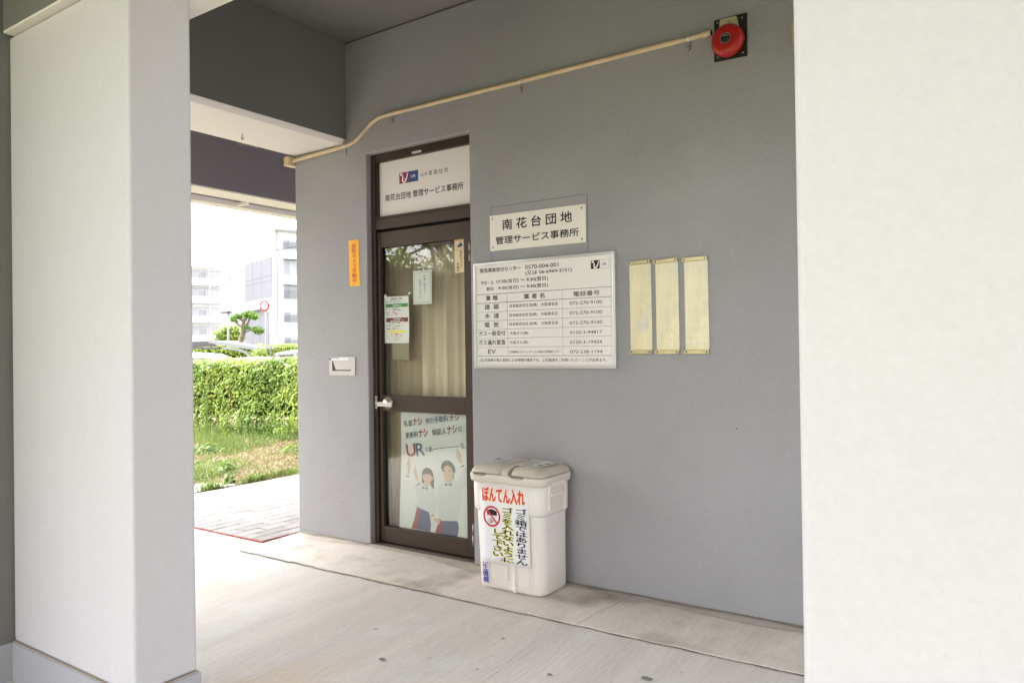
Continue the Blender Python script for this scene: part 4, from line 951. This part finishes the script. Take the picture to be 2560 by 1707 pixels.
def hedge(name, A, B, depth, h, n, leaf, m, label, zb=0.0, stems=True, seed=1, top=1.0):
    h0 = h
    random.seed(seed)
    A, B = Vector((*A, 0)), Vector((*B, 0)); d = (B - A); L = d.length; d.normalize(); bk = Vector((-d.y, d.x, 0))
    if bk.dot(A) < 0: bk = -bk
    t = thing(name, (A.x, A.y, zb), label, 'hedge')
    items = []
    for i in range(n):
        u = random.uniform(0, L); q = random.random(); h = h0 * (1 + .05 * mnoise.noise((u * .9, seed, 4)))
        if q < .66: v, z, nr = 0, random.uniform(-.01, h) ** 1.0, -bk
        elif q < .95: v, z, nr = random.uniform(0, depth), h, Vector((0, 0, 1))
        else: v, z, nr = depth, random.uniform(.1, h), bk
        bump = .07 * mnoise.noise((u * 2.1, z * 2.3, seed)) + .05 * mnoise.noise((u * 6, z * 6, seed + 3))
        if q < .66:
            dens = .5 + .9 * mnoise.noise((u * 3.2, z * 3.4, 7 + seed)) + (z / h) * .55
            if random.random() > dens + .25: continue
            inn = random.expovariate(1 / .06); p = A + d * u + bk * (v + inn - bump + .06 * max(0, .25 - z))
        else:
            p = A + d * u + bk * v
            z += .06 * mnoise.noise((u * 2.2, v * 2, seed)) + .05 * mnoise.noise((u * 9, v * 9, seed)) + random.uniform(-.04, .035)
        items.append((Vector((p.x, p.y, zb + z)), nr + Vector((0, 0, .5)), leaf * random.uniform(.6, 1.35)))
    fo = leaf_object('foliage', items, m, t, wr=.55)
    fo['kind'] = 'stuff'
    h = h0
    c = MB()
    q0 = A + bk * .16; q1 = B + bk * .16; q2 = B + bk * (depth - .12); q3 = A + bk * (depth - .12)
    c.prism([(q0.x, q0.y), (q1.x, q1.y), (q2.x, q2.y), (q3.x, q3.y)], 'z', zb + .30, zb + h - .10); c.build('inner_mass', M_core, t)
    if stems:
        c = MB()
        k = 0
        while k < L:
            p = A + d * k + bk * random.uniform(.05, .35)
            path = [p + Vector((0, 0, zb - .02))]
            for j in range(1, 5): path.append(path[-1] + Vector((random.gauss(0, .05), random.gauss(0, .05), h * .22)))
            c.tube(path, [.017, .014, .011, .008, .005], 5)
            for j in range(3):
                q = path[random.choice((1, 2, 3))]; c.tube([q, q + Vector((random.gauss(0, .14), random.gauss(0, .12) - .03, random.uniform(.1, .3)))], [.007, .003], 4)
            k += random.uniform(.10, .24)
        c.build('stems', M_twig, t)['kind'] = 'stuff'
    return t
hedge('hedge', (-15.5, 6.25), (-6.7, 8.25), .85, 1.17, 46000, .058, M_hedge, 'near bright green hedge on the lawn, thinner and yellower to the right, stems showing', seed=3)
hedge('hedge', (-31.8, 16.6), (-22.6, 26.3), 1.2, 1.56, 15000, .11, M_hedge, 'far clipped hedge behind the shelter roofs, seen above the near hedge', seed=8, stems=False)

# grass, straw and weeds
def blades(name, n, region, m, h0, h1, dens, seed, w=.006, lean=.5):
    random.seed(seed); V, F = [], []
    x0, x1, y0, y1 = region; k = 0; tries = 0
    while k < n and tries < n * 6:
        tries += 1
        x, y = random.uniform(x0, x1), random.uniform(y0, y1)
        if random.random() > dens(x, y): continue
        h = random.uniform(h0, h1); a = random.uniform(0, math.tau); lx, ly = random.gauss(0, lean) * h, random.gauss(0, lean) * h
        c, s_ = math.cos(a) * w, math.sin(a) * w; i = len(V)
        V += [(x - c, y - s_, -.012), (x + c, y + s_, -.012), (x + lx * .45 + c * .7, y + ly * .45 + s_ * .7, h * .62), (x + lx * .45 - c * .7, y + ly * .45 - s_ * .7, h * .62), (x + lx, y + ly, h)]
        F += [(i, i+1, i+2, i+3), (i+3, i+2, i+4)]; k += 1
    me = bpy.data.meshes.new(name); me.from_pydata(V, [], F); me.materials.append(m)
    o = bpy.data.objects.new(name, me); col.objects.link(o); o['kind'] = 'stuff'
    return o
def g_d(x, y):
    v = .20 + 1.3 * mnoise.noise((x * .9, y * .9, 1)) + .5 * mnoise.noise((x * 3, y * 3, 2))
    if x > -7.6: v -= .55 * (x + 7.6) / 1.1 + .1
    return max(.02, min(1, v))
tag(blades('grass', 34000, (-13.5, -6.47, 2.6, 8.6), M_grass, .02, .075, g_d, 21, lean=.9), kind='stuff')
tag(blades('dry_grass', 34000, (-13.5, -6.47, 2.6, 8.6), M_straw, .01, .045, lambda x, y: max(.1, 1 - g_d(x, y) * .8), 22, lean=1.1), kind='stuff')
tag(blades('verge_grass', 2600, (-6.64, -6.47, 2.6, 8.6), M_grass, .03, .11, lambda x, y: max(0, mnoise.noise((x * 4, y * 2.4, 4)) * 2), 23), kind='stuff')
tag(blades('tall_grass', 420, (-11.6, -8.3, 6.2, 7.6), M_grass, .10, .32, lambda x, y: max(0, mnoise.noise((x * 1.5, y * 1.5, 9)) * 2), 25, w=.005, lean=.35), kind='stuff')
def weed(x, y, n, rad, h, label, seed):
    random.seed(seed)
    t = thing('weed', (x, y, 0), label, 'weed', 'leafy weeds on the lawn')
    it = []
    for i in range(n):
        a = random.uniform(0, math.tau); r_ = rad * math.sqrt(random.random()); z = h * (1 - (r_ / rad) ** 2) * random.uniform(.3, 1)
        it.append((Vector((x + r_ * math.cos(a), y + r_ * math.sin(a), z)), Vector((math.cos(a) * .4, math.sin(a) * .4, 1)), random.uniform(.035, .07)))
    leaf_object('leaves', it, M_weed, t, wr=.6); return t
weed(-9.35, 5.35, 600, .40, .17, 'wide low leafy weed clump nearest the left pillar edge', 31)
weed(-8.95, 5.95, 260, .20, .14, 'small leafy weed clump beside the wide one, nearer the hedge', 32)
weed(-7.3, 5.05, 160, .12, .14, 'tiny weed tuft on bare ground near the brick edge', 33)
weed(-6.62, 4.62, 90, .05, .12, 'tiny bright weed rooted at the brick paving edge', 34)
weed(-8.0, 6.6, 200, .22, .12, 'leafy weed clump on the right part of the lawn', 35)
def stem_weed(x, y, h, label, seed):
    random.seed(seed); t = thing('flowering_weed', (x, y, 0), label, 'weed', 'tall stalked weeds in front of the hedge')
    b_ = MB(); b_.tube([(x, y, 0), (x + .02, y, h * .5), (x + .01, y + .02, h)], [.006, .005, .003], 5); b_.build('stalk', M_weed, t)
    it = []
    for i in range(46):
        z = h * random.uniform(.12, 1); it.append((Vector((x + .015, y, z)), Vector((random.gauss(0, 1), random.gauss(0, 1), .5)), random.uniform(.04, .10) * (1.2 - z / h * .7)))
    leaf_object('leaves', it, M_weed, t, wr=.3)
    return t
stem_weed(-10.62, 7.0, .85, 'tallest stalked weed standing before the hedge at the left', 41)
stem_weed(-10.15, 7.05, .50, 'shorter stalked weed right of the tallest one', 42)
stem_weed(-9.95, 7.15, .42, 'short stalked weed in the middle before the hedge', 43)
stem_weed(-9.30, 7.2, .38, 'short stalked weed at the hedge foot, rightmost', 44)
# fallen flat concrete cover beside the paving
b = MB(); b.prism([(-6.49, 3.42), (-6.49, 4.60), (-6.60, 4.66), (-7.02, 4.35), (-7.08, 3.40)], 'z', -.05, .016, bev=.008)
tag(b.build('concrete_cover', mat('pale_concrete', (.50, .49, .47), .8, var=.1, vscale=8, bump=.4, bscale=60)), 'pale cracked concrete cover half sunk in the lawn beside the bricks', 'slab')
b = MB(); b.prism([(-7.25, 4.02), (-7.22, 4.45), (-7.45, 4.50), (-7.6, 4.05)], 'z', -.05, .02, bev=.006)
tag(b.build('broken_slab', mat('pale_concrete_piece', (.52, .51, .49), .8, var=.1, vscale=8)), 'small white broken slab lying on the lawn behind the cover', 'slab')

# ================================================================ TREES
def limb(b_, p0, p1, r0, r1, wob=.06, n=5):
    p0, p1 = Vector(p0), Vector(p1); L = (p1 - p0).length
    path = [p0.lerp(p1, i / n) + (Vector((random.gauss(0, 1), random.gauss(0, 1), random.gauss(0, .4))) * wob * L * (0 if i in (0, n) else 1)) * .5 for i in range(n + 1)]
    b_.tube(path, [r0 + (r1 - r0) * i / n for i in range(n + 1)], 7)
def cluster(items, c, r_, n, leaf, flat=.75):
    c = Vector(c)
    for i in range(n):
        v = Vector((random.gauss(0, 1), random.gauss(0, 1), random.gauss(0, 1))).normalized()
        rr = r_ * (random.random() ** .45) * (1 + .35 * mnoise.noise(tuple(v * 2 + c)))
        items.append((c + Vector((v.x * rr, v.y * rr, v.z * rr * flat)), (v + Vector((0, 0, .6))).normalized(), leaf * random.uniform(.6, 1.3)))
CW = (-.56275837, .82659114); CR = (.82648035, .5627999)
def away(lat, dep, z=0): return Vector((CR[0] * lat + CW[0] * dep, CR[1] * lat + CW[1] * dep, z))   # metres right of / ahead of where the passage looks out
random.seed(51)
D_ = 36.0
def tp_(px, z): return away((px - 1280) / 1866.9 * D_, D_, z)
tr = thing('pruned_tree', tuple(tp_(597, 0)), 'hard pruned tree with knobbly crooked limbs and separate green tufts beyond the hedge', 'tree')
b = MB(); P_ = [tp_(597, -.1), tp_(598, .9), tp_(600, 1.66), tp_(603, 1.95), tp_(608, 2.15), tp_(607, 2.5), tp_(610, 2.85)]
b.tube(P_, [.17, .15, .13, .12, .11, .10, .07], 8)
for a_, c_, r_ in (((607, 2.45), (594, 2.62), .07), ((594, 2.62), (588, 2.85), .06), ((607, 2.75), (598, 2.92), .06), ((610, 2.8), (618, 2.95), .08), ((618, 2.6), (626, 2.95), .06), ((608, 2.2), (628, 2.33), .04), ((628, 2.33), (642, 2.5), .03), ((608, 2.5), (618, 2.6), .07)):
    limb(b, tp_(*a_), tp_(*c_), r_, r_ * .7)
b.build('trunk', M_bark, tr)
it = []
for px, z, r_, n in ((586, 2.88, .24, 260), (594, 3.02, .20, 200), (602, 2.95, .12, 80), (615, 3.12, .27, 300), (627, 3.05, .30, 380), (638, 2.98, .22, 220), (617, 2.45, .20, 180), (646, 2.30, .26, 260), (638, 2.36, .2, 150), (655, 2.28, .15, 90)):
    cluster(it, tp_(px, z), r_, n, .10)
leaf_object('crown', it, M_tree, tr, wr=.6)
random.seed(52); D_ = 39.0
sb = thing('rounded_shrub', tuple(tp_(560, 0)), 'loose yellow green bush behind the lamp post, left of the pruned tree', 'bush')
it = []
for px, z, r_, n in ((545, 1.75, .45, 420), (556, 2.2, .48, 480), (563, 2.45, .3, 220), (540, 1.6, .35, 260), (580, 2.05, .38, 330), (590, 2.3, .42, 420), (584, 2.5, .25, 160), (598, 2.1, .35, 260), (550, 1.3, .5, 300), (580, 1.4, .5, 300)):
    cluster(it, tp_(px, z), r_, n, .14)
leaf_object('crown', it, M_shrub, sb, wr=.6)
b = MB()
for px in (552, 566, 584): limb(b, tp_(px, 0), tp_(px + random.uniform(-6, 6), 1.9), .04, .02)
b.build('stems', M_bark, sb)
random.seed(53); D_ = 27
s2 = thing('small_shrub', tuple(tp_(652, 0)), 'small light green bush between the two shelter roofs', 'bush')
it = []
for px, z, r_, n in ((650, 1.25, .28, 420), (640, 1.15, .22, 200), (660, 1.05, .25, 260), (655, .7, .4, 300)): cluster(it, tp_(px, z), r_, n, .09)
leaf_object('crown', it, M_shrub, s2, wr=.6)
def garden_tree(x, y, h, seed, label):
    random.seed(seed); t = thing('garden_tree', (x, y, 0), label, 'tree', 'garden trees mirrored in the door glass')
    b_ = MB(); limb(b_, (x, y, -.1), (x + .2, y, h * .5), .17, .12)
    it_ = []
    for k in range(9):
        a = random.uniform(0, math.tau); rr = random.uniform(.9, 2.3); e = Vector((x + rr * math.cos(a), y + rr * math.sin(a), h * random.uniform(.48, .98)))
        limb(b_, (x + .2, y, h * random.uniform(.35, .5)), e, .08, .02, .1)
        for j in range(3):
            e2 = e + Vector((random.gauss(0, .5), random.gauss(0, .5), random.gauss(0, .3))); limb(b_, e, e2, .02, .008)
            cluster(it_, e2, random.uniform(.4, .75), 60, .13, .55)
    b_.build('trunk', M_bark, t); leaf_object('crown', it_, M_refl, t, wr=.55)
garden_tree(-12.6, -6.2, 5.4, 61, 'second from the right of the airy garden trees mirrored in the door glass')
garden_tree(-10.9, -6.4, 5.6, 62, 'rightmost of the airy garden trees mirrored in the door glass, nearest to the store')
garden_tree(-15.4, -8.0, 6.4, 63, 'leftmost of the airy garden trees mirrored in the door glass')
garden_tree(-13.4, -9.6, 6.8, 64, 'tallest of the airy garden trees mirrored in the door glass')

# ================================================================ BEYOND THE HEDGE
def child(o, parent): o.parent = parent; return o
# road sign
D_ = 30.0
sg = thing('speed_sign', tuple(tp_(662, 0)), 'round white speed sign with a red rim reading 30, beyond the hedge', 'road sign')
sg.rotation_euler = (0, 0, R(22))
zc = 1.35 + (875.2 - 765) / 1866.9 * D_
b = MB(); b.lathe_y(0, zc, [(0, -.012), (.235, -.012), (.235, 0), (0, 0)], 48, m=M_whitep); child(b.build('disc'), sg)
b = MB(); ring(b, 0, zc, .160, .224, -.015, M_signr, 48); add_text(b, '30', -.105, zc - .085, .105, .17, -.015, off=.01, m=M_num); child(b.build('print'), sg)
b = MB(); b.tube([(.02, .06, -.1), (.02, .06, zc + .2)], .03, 10); b.box(-.01, .05, .0, .06, zc - .04, zc + .04); child(b.build('post', M_rail), sg)
s9 = thing('sign_back', tuple(tp_(651, 0) + away(0, 1.2)), 'second white round sign half hidden behind the 30 sign', 'road sign')
s9.rotation_euler = (0, 0, R(60)); b = MB(); b.lathe_y(0, zc + .03, [(0, 0), (.24, 0), (.24, .02), (0, .02)], 40, m=M_whitep); child(b.build('disc'), s9)
b = MB(); b.tube([(0, .05, -.1), (0, .05, zc + .2)], .025, 8); child(b.build('post', M_rail), s9)
# lamp post
D_ = 37.0; q = tp_(571, 0)
lm = thing('lamp_post', tuple(q), 'plain white lamp post with a small flat head, left of the pruned tree', 'lamp post')
b = MB(); b.tube([(0, 0, -.1), (0, 0, 3.2)], [.055, .05], 12); child(b.build('post', M_rail), lm)
b = MB(); b.box(-.45, .12, -.12, .12, 3.2, 3.32, bev=.03); child(b.build('lamp_head', M_cport), lm)
# carport
def carport(D0, name, px0, px1, z0, z1, z0b, label):
    global D_
    D_ = D0; t = thing(name, tuple(tp_(px1, 0)), label, 'carport')
    return t
D_ = 30.0
def cz(px, z): return tp_(px, 1.35 + (z - 1.35) * .79)
cp = thing('carport', tuple(away((600 - 1280) / 1866.9 * 30, 30)), 'long pale steel carport with sloping roof and curved end bracket', 'carport')
def seg(b_, a, c, w, h, m=None):
    a, c = Vector(a), Vector(c); d = c - a; L = d.length; d.normalize(); s_ = Vector((-d.y, d.x, 0)).normalized(); u_ = s_.cross(d)
    if u_.z < 0: u_ = -u_
    t_ = bmesh.new(); vs = []
    for p in (a, c):
        for x, y in ((-1, -1), (1, -1), (1, 1), (-1, 1)): vs.append(t_.verts.new(p + s_ * w * x / 2 + u_ * h * y / 2))
    for f_ in ((0, 1, 2, 3), (4, 7, 6, 5), (0, 4, 5, 1), (1, 5, 6, 2), (2, 6, 7, 3), (3, 7, 4, 0)): t_.faces.new([vs[i] for i in f_])
    b_.join(t_, m)
b = MB(); seg(b, cz(523, 1.83), cz(645, 1.42), .12, .13); b.build('front_beam', M_rail, cp)
b = MB(); seg(b, cz(470, 1.52), cz(548, 1.47), .12, .08); b.build('side_beam', M_cport, cp)
b = MB()
A0, A1, A2, A3 = cz(440, 1.80), cz(523, 1.84), cz(548, 1.56), cz(440, 1.56)
b.poly([A0, A1, A2, A3]); b.poly([A1 + Vector((0, 0, .02)), cz(645, 1.46) + Vector((0, 0, .02)), cz(640, 1.40) + away(0, 2.5), A1 + away(0, 2.5, .05)])
o = b.build('roof_sheet', M_cport, cp); md = o.modifiers.new('s', 'SOLIDIFY'); md.thickness = .04
for k in range(11):
    px = 444 + k * 9.5; b = MB(); seg(b, cz(px, 1.80), cz(px + 2.5, 1.58), .04, .05); b.build('roof_rib', M_bldw, cp)
for px, zt, w_ in ((551, 1.62, .10), (624, 1.45, .14)):
    b = MB(); seg(b, cz(px, -.6), cz(px, zt), w_, w_); b.build('post', M_rail, cp)
b = MB(); 
for (p0, p1) in (((556, 1.50), (590, 1.42)), ((590, 1.42), (605, 1.34)), ((605, 1.34), (617, 1.22)), ((617, 1.22), (623, 1.0))): seg(b, cz(*p0), cz(*p1), .08, .09)
b.build('curved_bracket', M_rail, cp)
D_ = 25.0
c2 = thing('bicycle_shelter', tuple(tp_(700, 0)), 'low shelter with white roof edge over dark brown boards, right of the small bush', 'shelter')
b = MB(); b.prism([(0, 0), (1, 0), (1, 1), (0, 1)], 'z', 0, .001) if False else None
r0, r1, r2 = tp_(687, 1.24), tp_(790, 1.30), away(0, 1.9)
b.poly([r0, r1, r1 + r2 + Vector((0, 0, .10)), r0 + r2 + Vector((0, 0, .10))]); o = b.build('roof_sheet', M_rail, c2); md = o.modifiers.new('s', 'SOLIDIFY'); md.thickness = .04
b = MB(); b.poly([tp_(668, 1.02), tp_(687, 1.24), tp_(687, 1.20) + r2, tp_(668, 1.00) + r2]); o = b.build('side_sheet', M_shed, c2); md = o.modifiers.new('s', 'SOLIDIFY'); md.thickness = .03
b = MB(); seg(b, tp_(686, 1.20), tp_(790, 1.25), .06, .07); b.build('roof_edge', M_rail, c2)
b = MB(); seg(b, tp_(672, 1.055), tp_(790, 1.13), .05, .10); b.build('board', M_shed, c2)
for px in (690, 716, 745): b = MB(); seg(b, tp_(px, -.1), tp_(px, 1.12), .05, .05); b.build('post', M_rail, c2)
# parked cars, roofs showing over the hedge
def car(p, rz, label, m, scale=1.0):
    t = thing('parked_car', tuple(p), label, 'car', 'cars parked behind the near hedge'); t.rotation_euler = (0, 0, rz); t.scale = (scale,) * 3
    def sec(x, zs, w):  # half ring from sill over roof
        return [(x, -w, .25), (x, -w, zs * .55), (x, -w * .97, zs * .68), (x, -w * .80, zs), (x, w * .80, zs), (x, w * .97, zs * .68), (x, w, zs * .55), (x, w, .25)]
    prof = [(-2.1, .70, .70), (-2.0, .86, .82), (-1.1, .96, .85), (-.45, 1.34, .85), (.3, 1.40, .85), (1.2, 1.36, .85), (1.9, .98, .82), (2.1, .80, .74)]
    t_ = bmesh.new(); RR = [[t_.verts.new(v) for v in sec(*q_)] for q_ in prof]
    for i in range(len(RR) - 1):
        for k in range(7): f_ = t_.faces.new((RR[i][k], RR[i][k+1], RR[i+1][k+1], RR[i+1][k])); f_.smooth = True
        t_.faces.new((RR[i][7], RR[i][0], RR[i+1][0], RR[i+1][7]))
    t_.faces.new(RR[0][::-1]); t_.faces.new(RR[-1]); b_ = MB(); b_.join(t_); child(b_.build('body', m), t)
    for s_ in (-1, 1):
        b_ = MB(); b_.prism([(-.85, .93), (-.42, 1.24), (1.15, 1.24), (1.6, .95)], 'y', s_ * .775, s_ * .80); child(b_.build('side_window', M_cwin), t)
    b_ = MB(); b_.poly([(-1.08, -.66, .985), (-1.08, .66, .985), (-.50, .58, 1.33), (-.50, -.58, 1.33)]); child(b_.build('windscreen', M_cwin), t)
    for x in (-1.35, 1.3):
        for s_ in (-1, 1):
            b_ = MB(); b_.lathe_y(x, .31, [(0, s_ * .86), (.19, s_ * .86), (.31, s_ * .84), (.31, s_ * .66), (0, s_ * .66)], 20, m=M_tyre); child(b_.build('wheel'), t)
D_ = 21.0
car(tp_(505, -.02), math.atan2(CR[1], CR[0]) + R(188), 'white car with its roof showing over the hedge below the carport', M_car, .95)
D_ = 23.0
car(tp_(612, -.04), math.atan2(CR[1], CR[0]) + R(8), 'second white car, only a sliver showing below the curved bracket', M_car, .85)
# overhead cable
b = MB(); D_ = 30.0; b.tube([tp_(300, 5.0), tp_(450, 4.95), tp_(605, 5.18), tp_(675, 5.3), tp_(740, 5.48), tp_(900, 5.95)], .014, 6)
tag(b.build('overhead_cable', M_cable), 'thin dark cable crossing in front of the apartment blocks', 'cable')

# apartment blocks
ang = math.atan2(.943, .333)
def block(name, corner, label): 
    t = thing(name, corner, label, 'apartment building'); t.rotation_euler = (0, 0, ang); return t
def lbox(parent, name, m, *args, **kw):
    b_ = MB(); b_.box(*args, **kw); return child(b_.build(name, m), parent)
def window(parent, x0, x1, z0, z1, y=0.0, grille=False, name='window'):
    f_ = MB(); w_ = .06
    f_.box(x0, x1, y - .05, y + .0, z0, z0 + w_); f_.box(x0, x1, y - .05, y, z1 - w_, z1); f_.box(x0, x0 + w_, y - .05, y, z0 + w_, z1 - w_); f_.box(x1 - w_, x1, y - .05, y, z0 + w_, z1 - w_)
    xm = (x0 + x1) / 2; f_.box(xm - .03, xm + .03, y - .05, y, z0 + w_, z1 - w_)
    fr_ = child(f_.build(name, M_winf), parent)
    g_ = MB(); g_.box(x0 + w_, xm - .03, y - .03, y - .01, z0 + w_, z1 - w_); child(g_.build('pane', M_win), fr_)
    g_ = MB(); g_.box(xm + .03, x1 - w_, y - .02, y - .005, z0 + w_, z1 - w_); child(g_.build('pane', M_shade), fr_)
    if grille:
        g_ = MB(); n = int((x1 - x0) / .13)
        for i in range(n + 1): xx = x0 + i * (x1 - x0) / n; g_.box(xx - .018, xx + .018, y - .14, y - .11, z0 - .05, z0 + (z1 - z0) * .72)
        child(g_.build('grille', M_rail), fr_)
rb = block('apartment_block', (-65.9, 51.9, 0), 'nearer white apartment block with grey lavender panels on its end wall, at right')
lbox(rb, 'wall', M_bldw, 0, 40, 0, 10.8, 0, 14.2)
lbox(rb, 'roof', M_bldw, -.25, 40, -.75, 11.1, 14.2, 14.42)
lbox(rb, 'eave_soffit', M_shade, -.1, 40, -.6, -.02, 14.1, 14.19)
def gpanel(z0, z1, y0, y1): lbox(rb, 'wall_panel', M_bldp, -.06, -.002, y0, y1, z0, z1)
for z0, z1 in ((9.45, 11.5), (7.1, 8.9)):
    for y0, y1 in ((.9, 4.3), (4.36, 7.6), (7.66, 10.7)): gpanel(z0, z1, y0, y1)
for z0, z1 in ((8.93, 9.42),):
    for y0, y1 in ((.9, 4.3), (4.36, 7.6), (7.66, 10.7)): gpanel(z0, z1, y0, y1)
for y0, y1 in ((2.2, 5.0), (5.06, 7.8), (7.86, 10.7)): gpanel(.4, 5.9, y0, y1)
lbox(rb, 'ledge', M_bldw, -.35, 0, 1.5, 11.0, 5.95, 6.2)
lbox(rb, 'downpipe', M_rail, .12, .22, -.16, -.06, 0, 14.1)
for z0, z1, aw in ((12.25, 13.3, 0), (9.45, 10.95, 1), (6.85, 8.2, 1), (4.3, 5.5, 0), (1.5, 2.8, 0)):
    for k in range(8):
        window(rb, .85 + k * 3.4, 2.45 + k * 3.4, z0, z1, 0, grille=(z0 != 9.45))
        if aw: lbox(rb, 'awning', M_sash, .8 + k * 3.4, 2.6 + k * 3.4, -.5, -.003, z1 + .10, z1 + .17)
    lbox(rb, 'floor_band', M_bldw, .3, 40, -.035, -.002, z0 - 1.05, z0 - .9)
lb = block('apartment_block', (-98.4, 71.7, 0), 'farther white apartment block with stacked balconies, at left')
lbox(lb, 'wall', M_bldw, -45, 0, 0, 10, 0, 13.6)
lbox(lb, 'roof', M_bldw, -45, .2, -1.5, 10.2, 13.6, 13.8)
for z in (2.6, 5.45, 8.3, 10.95):
    for k in range(5):
        x1 = -3.5 - k * 8.0; x0 = x1 - 7.2
        bal = child(MB().box(x0, x1, -1.3, -.003, z, z + .16).build('balcony', M_shade), lb)
        child(MB().box(x0, x1, -1.3, -1.18, z + .165, z + 1.1).build('parapet', M_bldw), bal)
        child(MB().box(x1 - .1, x1, -1.175, -.01, z + .165, z + 1.1).build('parapet', M_bldw), bal)
        lbox(lb, 'recess_wall', M_shade, x0, x1, -.05, -.002, z + .17, z + 2.45)
        for j in range(2): window(lb, x0 + .5 + j * 3.4, x0 + 2.9 + j * 3.4, z + .3, z + 2.1, -.055, name='balcony_window')
    window(lb, -2.4, -1.3, z + .7, z + 1.8, 0, grille=False)
for x in (-5.55, -13.5, -.15): lbox(lb, 'downpipe', M_shade, x, x + .12, -1.5 if x < -1 else -.15, -1.38 if x < -1 else -.05, 0, 13.5)
